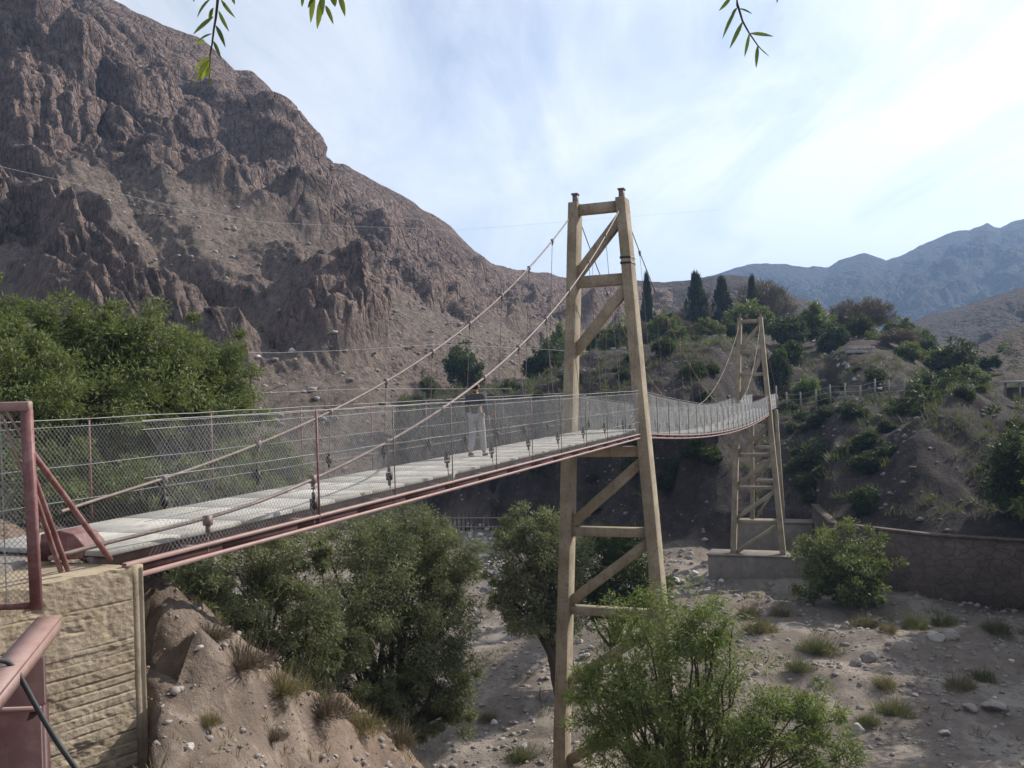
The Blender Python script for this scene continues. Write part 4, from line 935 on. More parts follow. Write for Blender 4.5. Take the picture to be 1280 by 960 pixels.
FT = [('dark', 580, 425, 54, 150, 'round_tree', 'single round dark tree on the terrace left of the tower, above the walker'),
      ('dark', 681, 418, 52, 142, 'round_tree', 'round dark tree just left of the tall tower above the bank'),
      ('mid', 705, 396, 34, 175, 'round_tree', 'small tree higher up behind the round one left of the tall tower'),
      ('mid', 772, 397, 52, 152, 'round_tree', 'green tree framed between the upper legs of the tall tower'),
      ('dark', 752, 405, 36, 165, 'round_tree', 'darker tree half hidden by the far leg of the tall tower'),
      ('mid', 832, 384, 42, 158, 'round_tree', 'green tree just right of the near leg of the tall tower'),
      ('dark', 864, 425, 34, 130, 'round_tree', 'small round tree at the brink between the two towers'),
      ('mid', 889, 402, 38, 152, 'round_tree', 'green tree left of the far tower top'),
      ('mid', 938, 380, 58, 168, 'round_tree', 'wide green tree crowning the far tower top'),
      ('dark', 915, 395, 30, 160, 'round_tree', 'dark tree tucked against the left leg of the far tower'),
      ('dark', 985, 391, 52, 152, 'round_tree', 'dense dark tree just right of the far tower top'),
      ('mid', 1026, 372, 60, 158, 'round_tree', 'tallest broad green tree right of the far tower'),
      ('dark', 1076, 396, 36, 152, 'round_tree', 'dark tree between two brown bare trees on the right'),
      ('mid', 1126, 392, 38, 160, 'round_tree', 'green tree right of the large bare brown tree'),
      ('mid', 1152, 404, 30, 162, 'round_tree', 'small green tree at the right end of the terrace trees'),
      ('dark', 1165, 416, 40, 140, 'round_tree', 'dark tree above the right bank where the terrace dips'),
      ('dark', 1193, 434, 60, 126, 'round_tree', 'wide dark tree on the right bank below the foothill'),
      ('mid', 1140, 430, 34, 128, 'round_tree', 'green tree beside the small brown bare tree on the right'),
      ('mid', 1213, 462, 44, 115, 'round_tree', 'green tree at the head of the right bank gully'),
      ('dark', 1172, 472, 64, 108, 'round_tree', 'broad dark tree over the row of fence posts'),
      ('dark', 1235, 452, 34, 140, 'round_tree', 'dark tree at the foot of the sunlit dry slope'),
      ('light', 1006, 474, 38, 116, 'leafy_bush', 'pale green bush beside the far end of the bridge'),
      ('dark', 1150, 496, 92, 94, 'leafy_bush', 'large dark bush spreading down the right bank'),
      ('mid', 1117, 508, 42, 94, 'leafy_bush', 'green bush on the left flank of the large dark bush'),
      ('dark', 1190, 480, 54, 100, 'leafy_bush', 'dark bush above the large dark bush on the right bank'),
      ('dark', 988, 424, 44, 132, 'leafy_bush', 'dark bush under the dense tree beside the far tower'),
      ('mid', 850, 412, 30, 150, 'leafy_bush', 'low green bush on the brink right of the tall tower'),
      ('dark', 640, 478, 28, 128, 'leafy_bush', 'low dark bush on the lip of the shaded cliff left of the tall tower'),
      ('dusty', 505, 478, 30, 126, 'leafy_bush', 'low dusty bush on the terrace lip left of the walker'),
      ('dusty', 535, 466, 24, 138, 'leafy_bush', 'small dusty bush at the foot of the scree'),
      ('mid', 1262, 432, 26, 165, 'leafy_bush', 'green bush high on the sunlit dry slope'),
      ('dark', 1240, 470, 30, 120, 'leafy_bush', 'dark bush low on the sunlit dry slope'),
      ('mid', 1270, 462, 30, 128, 'leafy_bush', 'green bush at the right edge above the little shelter'),
      ('dark', 1012, 560, 60, 92, 'leafy_bush', 'dark bush in the shade right of the bridge trestle'),
      ('dark', 1190, 600, 60, 84, 'leafy_bush', 'dark bush in the hollow of the shaded right bank'),
      ('bare', 957, 348, 84, 215, 'bare_tree', 'wide brown leafless tree behind the far tower and the thin cypress'),
      ('bare', 1092, 369, 64, 165, 'bare_tree', 'large brown leafless tree on the right of the terrace'),
      ('bare', 1126, 414, 52, 136, 'bare_tree', 'smaller rounded brown leafless tree on the right bank'),
      ('bare', 846, 396, 56, 172, 'bare_tree', 'brown leafless tree between the tall tower and the first cypress'),
      ('bare', 805, 400, 44, 170, 'bare_tree', 'brown leafless tree hidden by the near leg of the tall tower'),
      ('bare', 1062, 372, 50, 175, 'bare_tree', 'greyish brown leafless tree right of the tallest broad tree'),
      ('bare', 1005, 392, 40, 180, 'bare_tree', 'brown leafless tree between the two broad trees right of the far tower'),
      ('bare', 875, 372, 60, 215, 'bare_tree', 'pale brown leafless tree round the foot of the tallest cypress'),
      ('cypress', 874, 347, 23, 205, 'cypress_tree', 'tallest dark cypress left of the far tower'),
      ('cypress', 906, 352, 21, 205, 'cypress_tree', 'middle dark cypress just left of the far tower'),
      ('cypress', 944, 350, 13, 208, 'cypress_tree', 'slim dark cypress rising above the far tower'),
      ('cypress', 813, 350, 15, 205, 'cypress_tree', 'dark cypress peeping out beside the near leg of the tall tower')]
GR = dict(round_tree='round trees along the far terrace', leafy_bush='bushes on the far bank', bare_tree='leafless trees on the far terrace', cypress_tree='cypresses on the skyline')
FT += [('dark', 792, 438, 40, 132, 'leafy_bush', 'dark bush on the cliff brink behind the near leg of the tall tower'), ('mid', 738, 444, 34, 134, 'leafy_bush', 'green bush on the cliff brink seen through the tall tower'),
       ('dark', 915, 436, 44, 128, 'leafy_bush', 'dark bush on the brink just left of the far tower leg'), ('dark', 965, 432, 46, 126, 'leafy_bush', 'dark bush behind the right leg of the far tower'), ('dark', 1045, 410, 44, 146, 'leafy_bush', 'dark bush below the tallest broad tree'),
       ('mid', 1100, 415, 36, 146, 'leafy_bush', 'green bush at the foot of the large brown leafless tree'), ('dark', 840, 440, 36, 128, 'leafy_bush', 'dark bush on the brink right of the tall tower'), ('mid', 1180, 440, 50, 134, 'leafy_bush', 'green bush heading the dark trees of the right bank'),
       ('dark', 1218, 485, 54, 108, 'leafy_bush', 'dark bush below the green tree at the gully head'), ('dark', 1130, 530, 60, 92, 'leafy_bush', 'dark bush low on the flank under the fence posts'), ('dusty', 1245, 512, 30, 98, 'leafy_bush', 'dusty bush on the lit rib of the right bank'),
       ('dusty', 1215, 540, 26, 92, 'leafy_bush', 'second dusty bush down the lit rib of the right bank'), ('dusty', 1170, 580, 26, 84, 'leafy_bush', 'dusty bush halfway down the lit rib of the right bank'), ('dusty', 1130, 620, 26, 77, 'leafy_bush', 'dusty bush at the bottom of the lit rib above the wall'),
       ('dark', 1235, 580, 60, 82, 'leafy_bush', 'big dark bush in the hollow right of the lit rib'), ('dark', 1195, 620, 50, 77, 'leafy_bush', 'dark bush just above the middle of the retaining wall'), ('dark', 1255, 630, 50, 76, 'leafy_bush', 'dark bush above the right end of the retaining wall')]
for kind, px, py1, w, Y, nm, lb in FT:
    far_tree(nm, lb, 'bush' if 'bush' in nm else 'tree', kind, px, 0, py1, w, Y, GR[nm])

for i in range(92):
    px, py = (rng.uniform(640, 905), rng.uniform(440, 640)) if i < 40 else ((rng.uniform(985, 1120), rng.uniform(520, 640)) if i < 62 else (rng.uniform(960, 1260), rng.uniform(415, 520)))
    q = see(px, py)
    if q is None or q[1] < 74 or q[1] > 160: continue
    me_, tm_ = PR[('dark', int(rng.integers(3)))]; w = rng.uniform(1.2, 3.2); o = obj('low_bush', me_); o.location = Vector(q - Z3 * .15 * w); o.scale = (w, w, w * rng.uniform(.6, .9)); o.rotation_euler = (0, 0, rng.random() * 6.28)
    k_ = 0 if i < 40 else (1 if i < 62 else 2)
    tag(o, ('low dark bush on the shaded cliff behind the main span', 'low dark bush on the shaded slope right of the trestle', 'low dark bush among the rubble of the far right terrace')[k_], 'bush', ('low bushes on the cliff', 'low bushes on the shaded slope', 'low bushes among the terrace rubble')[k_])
# riverbed shrubs
def tuft_mesh(seed, mat, n=420):
    g = np.random.default_rng(seed); a = g.random(n) * 6.283; e = .15 + 1.35 * g.random(n); r0 = g.random(n) ** .7 * 0.8 * (1 + .35 * np.sin(a * 2 + seed))
    B = np.stack([r0 * np.cos(a), r0 * np.sin(a), 0 * a], 1); d = np.stack([np.cos(a) * np.cos(e), np.sin(a) * np.cos(e), np.sin(e) * 1.15], 1) + g.normal(0, .38, (n, 3))
    L = (.12 + .62 * g.random(n) ** 1.4 * (1 - .55 * r0))[:, None]; s = np.cross(d, g.normal(size=(n, 3))); s /= np.linalg.norm(s, axis=1)[:, None]; w = .010
    m = B + d * L * .5; tip = B + d * L + np.array([0, 0, -.06])
    V = np.stack([B, m + s * w, tip, m - s * w], 1); V[..., 2] = np.maximum(V[..., 2], -.02)
    return mesh_np('dry_shrub', V, np.arange(n * 4).reshape(-1, 4), mat)
TF = [tuft_mesh(900 + i, MT['dry' if i % 2 else 'drygreen'], 1500) for i in range(4)] + [tuft_mesh(950, MT['bare'], 1700), tuft_mesh(951, MT['dry'], 1700)]
SH = [(1022, 815, 44, 0, 'biggest dusty green shrub on the riverbed in front of the rounded bush'), (950, 790, 40, 1, 'straw coloured shrub near the plinth corner'), (1000, 838, 32, 0, 'dusty green shrub left of the black stones'),
      (1106, 858, 30, 1, 'brownish shrub in the middle of the sandy patch'), (1200, 862, 40, 3, 'brown and green shrub at the right of the sandy patch'), (1118, 893, 42, 2, 'grey green shrub below the middle of the sandy patch'),
      (1145, 785, 38, 0, 'green shrub at the foot of the dark wall'), (1180, 782, 34, 2, 'dusty shrub furthest right along the foot of the dark wall'), (1083, 783, 34, 1, 'straw shrub right of the rounded bush'), (935, 770, 30, 3, 'straw shrub under the plinth'),
      (975, 770, 28, 1, 'pale shrub against the plinth base'), (1085, 905, 30, 0, 'green shrub beside the wispy near tree'), (1230, 850, 30, 2, 'shaded shrub at the right edge of the sand'), (905, 800, 28, 2, 'dusty shrub left of the straw ones'),
      (650, 950, 34, 2, 'dusty shrub at the bottom beside the tall tower leg'), (610, 900, 24, 1, 'dry shrub under the olive tree edge'), (1110, 790, 26, 3, 'small brown shrub between two green ones at the dark wall'), (1245, 790, 34, 2, 'shrub in the shade of the dark wall at right')]
SH += [(262, 800, 50, 4, 'dry brush tuft on the soil ledge beside the abutment'), (300, 835, 72, 4, 'dry reddish brush at the top of the dirt slope under the small trees'), (352, 866, 64, 5, 'straw brush halfway along the top of the dirt slope'),
       (405, 893, 66, 4, 'dry brush under the largest olive green tree'), (450, 912, 56, 5, 'straw brush near the lower end of the dirt slope top'), (495, 930, 54, 4, 'lowest dry brush on the dirt slope'), (340, 925, 34, 4, 'dry brush in the middle of the dirt slope'), (262, 905, 30, 5, 'dry brush low on the dirt slope beside the abutment foot')]
for px, py, w, v, lb in SH:
    p = see(px, py)
    if p is None: continue
    k = w * p[1] / F * .5; o = obj('dry_shrub', TF[v]); o.location = Vector(p); o.scale = (k * 1.1, k * 1.1, k * 1.55); o.rotation_euler = (0, 0, rng.random() * 6.283); tag(o, lb, 'shrub', 'shrubs on the riverbed')

# ------------------------------------------------------------------ rocks
def rock_mesh(seed, mat, flat=.7):
    g = np.random.default_rng(seed); bm = bmesh.new(); bmesh.ops.create_icosphere(bm, subdivisions=3, radius=1)
    pl = [(unit_g(g), .55 + .4 * g.random()) for _ in range(9)]
    for v in bm.verts:
        c = np.array(v.co)
        for n_, d_ in pl:
            k = c @ n_
            if k > d_: c = c - n_ * (k - d_)
        c = c * (1 + .06 * pn(c[0] * 2 + seed, c[1] * 2 + c[2] * 1.7, seed)); c[2] *= flat; v.co = Vector(c)
    me = bpy.data.meshes.new('boulder'); bm.to_mesh(me); bm.free(); me.materials.append(mat); return me
def unit_g(g):
    v = g.normal(size=3); return v / np.linalg.norm(v)
RK = [rock_mesh(20 + i, MT['rock'], .6 + .1 * i) for i in range(4)]; RW = [rock_mesh(40 + i, MT['rockw'], .6 + .1 * i) for i in range(3)]; RR = [rock_mesh(60 + i, MT['rubble'], .7) for i in range(3)]
def rock(px, py, wpx, pool, label, group, cat='rock', name='boulder'):
    p = see(px, py)
    if p is None: return
    k = wpx * p[1] / F / 2; o = obj(name, pool[int(rng.integers(len(pool)))]); o.location = Vector(p + np.array([0, 0, k * .25])); o.scale = (k * (.8 + .5 * rng.random()), k * (.8 + .5 * rng.random()), k * (.7 + .5 * rng.random()))
    o.rotation_euler = (rng.normal(0, .25), rng.normal(0, .25), rng.random() * 6.283); tag(o, label, cat, group)
def cluster(n, fn, sizes, pools, label, group, cat='rock', name='boulder'):
    for i in range(n):
        px, py = fn(); rock(px, py, sizes[0] + (sizes[1] - sizes[0]) * rng.random() ** 2.5, pools[int(rng.integers(len(pools)))], label, group, cat, name)
U = rng.uniform
cluster(92, lambda: (lambda k, s: (598 + 34 * k + 20 * s, 655 + 90 * k + 3 * s))(U(0, 1), U(-1, 1)), (5, 13), [RW, RW, RK], 'pale boulder in the stony channel between the olive tree and the tower', 'boulders in the stony channel left of the tower')
cluster(38, lambda: (U(838, 906), U(688, 738)), (4, 11), [RW, RK, RK], 'pale boulder heaped in the channel between tower and plinth', 'boulders heaped left of the plinth')
cluster(24, lambda: (U(640, 745), U(800, 850)), (4, 10), [RK, RW, RK], 'grey stone in the shade under the dark trunked tree', 'stones under the dark trunked tree')
cluster(46, lambda: (U(915, 1265), U(775, 955)), (3, 9), [RK, RW, RK, RK], 'small grey stone lying on the sandy riverbed', 'loose stones on the sandy riverbed')
cluster(20, lambda: (U(600, 700), U(890, 958)), (3, 9), [RK, RW], 'small stone on the bright ground left of the tower foot', 'stones left of the tower foot')
cluster(32, lambda: (lambda k: (195 + 330 * k, 862 + 80 * k + U(0, 1) * (110 - 60 * k)))(U(0, 1)), (2.5, 7), [RK, RR, RW, RR], 'pale stone lying on the brown dirt slope', 'stones on the dirt slope')
cluster(30, lambda: (lambda k: (1015 + 90 * k, 432 + 50 * k + U(-12, 14)))(U(0, 1)), (3, 8), [RK, RR, RW], 'pale rubble block spilling down the far terrace', 'rubble on the far terrace')
cluster(12, lambda: (U(930, 1130), U(540, 650)), (2, 5), [RR], 'grey rubble stone on the shaded far bank', 'stones on the shaded far bank')
for px, py, w, pool, lb in ((1085, 826, 26, RR, 'dark boulder group leader lying beside the biggest dusty shrub'), (1070, 832, 18, RR, 'dark low boulder left of the dark boulder on the sand'), (1213, 888, 22, RK, 'large grey boulder at the right of the sand'),
                            (1242, 886, 30, RK, 'largest flat boulder at the shadow edge on the right'), (1072, 916, 20, RK, 'dark sided boulder beside the near wispy tree'), (1170, 798, 20, RW, 'white topped boulder near the dark wall'), (1188, 797, 22, RK, 'grey boulder touching the white topped one'),
                            (1180, 918, 16, RW, 'flat white stone on the open sand'), (248, 812, 13, RW, 'white stone above the dark soil ledge'), (205, 757, 7, RW, 'white stone high on the bank beside the abutment'), (236, 935, 14, RW, 'white stone low on the dirt slope'),
                            (882, 676, 11, RW, 'white round boulder left of the far tower leg'), (730, 822, 14, RW, 'white boulder right of the tall tower leg'), (655, 935, 12, RW, 'white stone beside the tall tower leg bottom'), (365, 440, 12, RW, 'pale boulder high on the mountain scree'),
                            (322, 447, 7, RW, 'small pale boulder on the scree'), (1095, 762, 0.1, RK, 'x')):
    if w > 1: rock(px, py, w, pool, lb, None)
# gravel, scree rubble and weeds that nobody could count
ico = bmesh.new(); bmesh.ops.create_icosphere(ico, subdivisions=1, radius=1); IV = np.array([v.co for v in ico.verts]); IQ = np.array([[v.index for v in f.verts] for f in ico.faces]); ico.free()
def scatter(name, P, S, mat, label, cat):
    n = len(P); V = IV[None] * (1 + .25 * rng.normal(size=(n, len(IV), 1))) * S[:, None, None] * np.stack([.8 + .6 * rng.random(n), .8 + .6 * rng.random(n), .5 + .4 * rng.random(n)], 1)[:, None]
    a = rng.random(n) * 6.283; c, s = np.cos(a)[:, None], np.sin(a)[:, None]
    V = np.stack([V[..., 0] * c - V[..., 1] * s, V[..., 0] * s + V[..., 1] * c, V[..., 2]], -1) + P[:, None]
    Q = (IQ[None] + (np.arange(n) * len(IV))[:, None, None]).reshape(-1, 3)
    o = obj(name, mesh_np(name, V, Q, mat)); tag(o, label, cat, kind='stuff'); return o
n = 42000; y = 8 + 92 * rng.random(n) ** 1.6; x = U(-.62, .62, n) * y; t, h = th(x, y); tt = t + 5 * ss(h, 0, 5) - 14 * ss(-h, 4, 22); e = t - np.interp(h, _tb[:, 0], _tb[:, 1])
dens = fbm(x / 5, y / 5, 401, 3); ok = (tt > -22) & (e < 1) & (dens + .5 * rng.random(n) > .05); x = x[ok]; y = y[ok]
scatter('gravel', np.stack([x, y, zt(x, y) + .01], 1), .011 * (y / 14).clip(.7, 2.2) + .13 * rng.random(len(x)) ** 4.5 * (y / 35).clip(.3, 2), MT['rubble'], 'loose gravel and pebbles strewn over the riverbed and dirt slope', 'gravel')
me = bpy.data.objects['mountain'].data; nv_ = len(me.vertices); Vm = np.empty(nv_ * 3, np.float32); me.vertices.foreach_get('co', Vm); Vm = Vm.reshape(-1, 3); ta = np.empty(nv_, np.float32); me.attributes['talus'].data.foreach_get('value', ta)
cand = np.where((ta > .5) & (Vm[:, 1] < 300))[0]; sel = rng.choice(cand, 2600)
scatter('scree_rubble', Vm[sel] + rng.normal(0, .4, (2600, 3)) * np.array([1, 1, 0]), .08 + .5 * rng.random(2600) ** 4, MT['rubble'], 'loose pale rubble strewn over the mountain scree', 'rubble')
# far bank rubble
n = 9000; x = U(-40, 60, n); y = U(66, 135, n); t, h = th(x, y); e = t - np.interp(h, _tb[:, 0], _tb[:, 1]); ok = (e > 1) & (e < 45) & (fbm(x / 7, y / 7, 405, 3) + .3 * rng.random(n) > .05)
x = x[ok]; y = y[ok]; scatter('bank_rubble', np.stack([x, y, zt(x, y)], 1), .04 + .26 * rng.random(len(x)) ** 4, MT['rubble'], 'loose stones scattered over the shaded far bank', 'rubble')
# weeds
def weeds(name, x, y, S, mat, label, blades=9):
    n = len(x); z = zt(x, y); P = np.repeat(np.stack([x, y, z], 1), blades, 0); S = np.repeat(S, blades)[:, None]; m = len(P)
    P = P + rng.normal(0, .35, (m, 3)) * S * np.array([1, 1, 0]); d = unit(m); d[:, 2] = np.abs(d[:, 2]) + .45; L = S * (.5 + rng.random(m))[:, None]
    s = np.cross(d, unit(m)); s /= np.linalg.norm(s, axis=1)[:, None]
    V = np.stack([P - [0, 0, .03], P + d * L * .5 + s * S * .06, P + d * L, P + d * L * .5 - s * S * .06], 1)
    o = obj(name, mesh_np(name, V, np.arange(m * 4).reshape(-1, 4), mat)); tag(o, label, 'weeds', kind='stuff')
n = 16000; x = U(-14, 20, n); y = U(8, 36, n); t, h = th(x, y); tt = t + 5 * ss(h, 0, 5) - 14 * ss(-h, 4, 22); ok = (tt > -21.5) & (tt < 1) & (fbm(x / 2.2, y / 2.2, 411, 3) > .0); x = x[ok]; y = y[ok]
weeds('dry_weeds', x, y, .05 + .11 * rng.random(len(x)) ** 2 * np.clip(y / 14, .8, 2), MT['dry'], 'dry straw weeds dotted over the near dirt slope')
n = 17000; x = U(-60, 75, n); y = U(70, 150, n); t, h = th(x, y); e = t - np.interp(h, _tb[:, 0], _tb[:, 1]); ok = (e > 2) & (e < 60) & (fbm(x / 6, y / 6, 415, 3) > -.05); x = x[ok]; y = y[ok]
weeds('bank_scrub', x, y, .2 + .6 * rng.random(len(x)) ** 2.5, MT['drygreen'], 'low dusty scrub covering the far bank and terrace', 14)
n = 1500; x = U(-5, 45, n); y = U(34, 72, n); t, h = th(x, y); e = t - np.interp(h, _tb[:, 0], _tb[:, 1]); ok = (e < 0) & (t > -1) & (fbm(x / 5, y / 5, 425, 3) > .12); x = x[ok]; y = y[ok]
weeds('riverbed_weeds', x, y, .15 + .3 * rng.random(len(x)) ** 2, MT['drygreen'], 'low weeds growing in patches on the sandy riverbed', 10)

# ------------------------------------------------------------------ small structures on the far terrace
def fence_row(name, label, cat, pts, hgt, w, wires, mat='post'):
    P = [np.array([*at(px, 480, Y)[:2], 0]) for px, Y in pts]
    for p in P: p[2] = gz(p[0], p[1])
    root = thing(name, P[0], label, cat)
    for p in P:
        mb = MB(P[0]); tl = rng.normal(0, .04, 2); mb.bar(p - Z3 * .2, p + np.array([tl[0], tl[1], hgt * (.92 + .16 * rng.random())]), (1, 0, 0), (0, 1, 0), w / 2, w / 2); mb.build('post', MT[mat], root)
    for k in wires:
        mb = MB(P[0]); mb.tube([p + Z3 * hgt * k for p in P], .018, 4); mb.build('wire', MT['wirefar'], root)
fence_row('wire_fence', 'line of slim timber posts with wire along the far terrace edge right of the bridge', 'fence', [(982 + 18.5 * i, 112 - 1.2 * i) for i in range(10)], 2.3, .16, (.35, .62, .9))
pf = [(498 + 5.2 * i, 103.5 - .1 * i) for i in range(30)]
P = [np.array([*at(px, 480, Y)[:2], 0]) for px, Y in pf]
for p in P: p[2] = -15.6
root = thing('stake_fence', P[0], 'dark row of stakes at the foot of the shaded cliff under the bridge', 'fence')
for p in P:
    mb = MB(P[0]); mb.bar(p - Z3 * .6, p + Z3 * (1.9 + .3 * rng.random()), (1, 0, 0), (0, 1, 0), .075, .075); mb.build('stake', MT['bark'], root)
for z in (.5, 1.5):
    mb = MB(P[0]); mb.beam(P[0] + Z3 * z + np.array([0, -.12, 0]), P[-1] + Z3 * z + np.array([0, -.12, 0]), .06, .12); mb.build('rail', MT['post'], root)
def ruin(px, py, wpx, hpx, Y, label, name='stone_ruin'):
    p = at(px, 480, Y); z = gz(p[0], p[1]); w = wpx * Y / F; hg = hpx * Y / F; o_ = np.array([p[0], p[1], z]); root = thing(name, o_, label, 'ruined wall')
    nC = max(4, int(w / .6))
    for (nm, y0, L) in (('front_wall', 0, w), ('back_wall', 2.2, w * .7)):
        mb = MB(o_)
        for i in range(nC):
            for j in range(max(2, int(hg / .45))):
                if rng.random() < .12 + .28 * j: continue
                x = -L / 2 + (i + .5 + .3 * (j % 2)) * L / nC; mb.box((p[0] + x, p[1] + y0 + rng.normal(0, .03), z + .2 + j * .42), (L / nC * .97, .45, .4), (1, rng.normal(0, .03)))
        bevel(mb.build(nm, MT['rock'] if nm == 'front_wall' else MT['rubble'], root), .04)
ruin(1020, 434, 26, 12, 128, 'pale broken stone wall on the far terrace right of the far tower')
ruin(776, 440, 26, 9, 128, 'low pale stone wall seen between the upper legs of the tall tower')
ruin(897, 430, 22, 7, 135, 'low pale stone wall just left of the far tower')
ruin(1076, 455, 34, 8, 124, 'long tumbled pale wall among the rubble on the far terrace')
# little shelter at the right edge
p = at(1282, 480, 98); z = gz(p[0], p[1]); o_ = np.array([p[0], p[1], z]); sh = thing('shelter', o_, 'small flat roofed shelter with pale roof edge at the right edge above the bank', 'shelter')
hz = max(2.2, float(at(1282, 503, 98)[2]) - z)
mb = MB(o_); mb.box((p[0] + .8, p[1], z + hz), (5.2, 3.4, .22)); mb.build('roof', MT['rockw'], sh)
for dx in (-1.4, 3.0):
    for dy in (-1.4, 1.4): mb = MB(o_); mb.box((p[0] + dx, p[1] + dy, z + hz / 2 - .06), (.16, .16, hz - .12)); mb.build('post', MT['post'], sh)
mb = MB(o_); mb.box((p[0] + .8, p[1] + 1.52, z + hz / 2 - .3), (4.6, .1, hz - .65)); mb.build('back_wall', MT['wall'], sh)
# PART4
# ------------------------------------------------------------------ person walking away on the deck
def skin(name, joints, edges, mat, levels=2, root=0):
    me = bpy.data.meshes.new(name); me.from_pydata([j[:3] for j in joints], edges, []); o = bpy.data.objects.new(name, me); COL.objects.link(o)
    o.modifiers.new('s', 'SKIN'); o.modifiers.new('u', 'SUBSURF').levels = levels; o.modifiers['u'].render_levels = levels
    if not me.skin_vertices: me.skin_vertices.new()
    for v, j in zip(me.skin_vertices[0].data, joints):
        r = j[3]; v.radius = (r, r) if np.isscalar(r) else r
    me.skin_vertices[0].data[root].use_root = True
    bpy.context.view_layer.update(); dg = bpy.context.evaluated_depsgraph_get(); ev = o.evaluated_get(dg); m2 = bpy.data.meshes.new_from_object(ev)
    bpy.data.objects.remove(o); m2.materials.clear(); m2.materials.append(mat)
    m2.polygons.foreach_set('use_smooth', np.ones(len(m2.polygons), bool)); m2.name = name; return m2
def m_plain(name, c, rough=.85):
    t = NT(name); n = t.noise(t.coord(), 25, 4, .6); return t.pbr(t.mix(t.ramp(n, [(.35, 0.), (.65, 1.)]), tuple(x * .75 for x in c), c), rough, None, .25)
MSK = m_plain('skin', (.42, .26, .19), .6); MJ = m_plain('grey_jacket', (.085, .088, .1)); MTR = m_plain('grey_trousers', (.38, .38, .375)); MH = m_plain('dark_hair', (.02, .016, .014), .5); MSH = m_plain('dark_shoes', (.05, .045, .045)); MRD = m_plain('red_collar', (.22, .06, .05))
pp = at(597, 573, 20.8); tt0, hh0 = [float(v) for v in th(pp[0], pp[1])]; zg = float(zdeck_n(tt0)); base = BR(tt0, hh0, zg)
per = thing('person', base, 'person in grey jacket and grey trousers walking away along the bridge deck', 'person'); per.rotation_euler = (0, 0, math.atan2(D[1], D[0]) - math.pi / 2)
# local axes: +y forward (away), x right, z up
J = {}
def leg(sx, fy, ky): return [(sx * .09, 0, .90, .085), (sx * .095, ky, .49, .06), (sx * .095, fy, .085, .042), (sx * .1, fy + .11, .04, .036)]
JB = [(0, 0, .93, .12), (0, .005, 1.1, .115), (0, .0, 1.3, .125), (0, -.01, 1.4, .07), (0, .0, 1.47, .05), (0, .01, 1.55, .085), (0, .015, 1.62, .08), (0, .01, 1.665, .045)]
ED = [(i, i + 1) for i in range(7)]
def chain(js, to):
    k = len(JB); JB.extend(js); ED.append((to, k)); ED.extend((k + i, k + i + 1) for i in range(len(js) - 1)); return k
LR = leg(1, .16, .1); LL = leg(-1, -.2, .02); LL[2] = (-.095, -.2, .12, .042); LL[3] = (-.1, -.1, .045, .036)
chain(LR, 0); chain(LL, 0)
AR = [(.19, 0, 1.36, .055), (.25, -.04, 1.1, .043), (.27, .06, .88, .03), (.275, .09, .81, .024)]; AL = [(-.19, 0, 1.36, .055), (-.24, .03, 1.1, .043), (-.24, .14, .88, .03), (-.24, .17, .81, .024)]
hands = []
for sx, Ar in ((1, AR), (-1, AL)):
    chain(Ar, 2); w = len(JB) - 1; x, y, z, _ = JB[w]
    for q, (dy, ln) in enumerate(((-.03, .062), (-.01, .075), (.01, .07), (.028, .055))):
        chain([(x, y + dy, z - .035, .009), (x - sx * .008, y + dy + .008, z - .035 - ln * .6, .008), (x - sx * .022, y + dy + .012, z - .035 - ln, .007)], w)
    chain([(x - sx * .006, y + .035, z + .01, .009), (x - sx * .012, y + .05, z - .03, .008)], w)
chain([(0, .1, 1.57, .016)], 5); chain([(.088, .01, 1.565, .014)], 5); chain([(-.088, .01, 1.565, .014)], 5)
obj('body', skin('body', JB, ED, MSK, 2), per)
jk = [(0, 0, .90, .135), (0, .0, 1.1, .125), (0, 0, 1.3, .14), (0, -.01, 1.40, .09), (.19, 0, 1.36, .075), (.25, -.04, 1.1, .06), (.268, .05, .91, .05), (-.19, 0, 1.36, .075), (-.24, .03, 1.1, .06), (-.24, .13, .91, .05)]
obj('jacket', skin('jacket', jk, [(0, 1), (1, 2), (2, 3), (2, 4), (4, 5), (5, 6), (2, 7), (7, 8), (8, 9)], MJ), per)
def off(L, d): return [(x, y, z, r + d) for x, y, z, r in L]
tj = [(0, 0, .96, .135)] + off(LR[:3], .026) + off(LL[:3], .026)
obj('trousers', skin('trousers', tj, [(0, 1), (1, 2), (2, 3), (0, 4), (4, 5), (5, 6)], MTR), per)
for Lg in (LR, LL):
    x, y, z, _ = Lg[2]; x2, y2, z2, _ = Lg[3]; obj('shoe', skin('shoe', [(x, y - .05, z2 + .005, .05), (x2, y2 + .02, z2 - .003, .045), (x2, y2 + .08, z2 - .01, .036)], [(0, 1), (1, 2)], MSH, 2), per)
obj('hair', skin('hair', [(0, -.03, 1.505, .075), (0, -.028, 1.59, .108), (0, -.005, 1.66, .088)], [(0, 1), (1, 2)], MH), per)
obj('collar', skin('collar', [(-.05, -.04, 1.455, .03), (0, -.062, 1.46, .032), (.05, -.04, 1.455, .03)], [(0, 1), (1, 2)], MRD, 1), per)

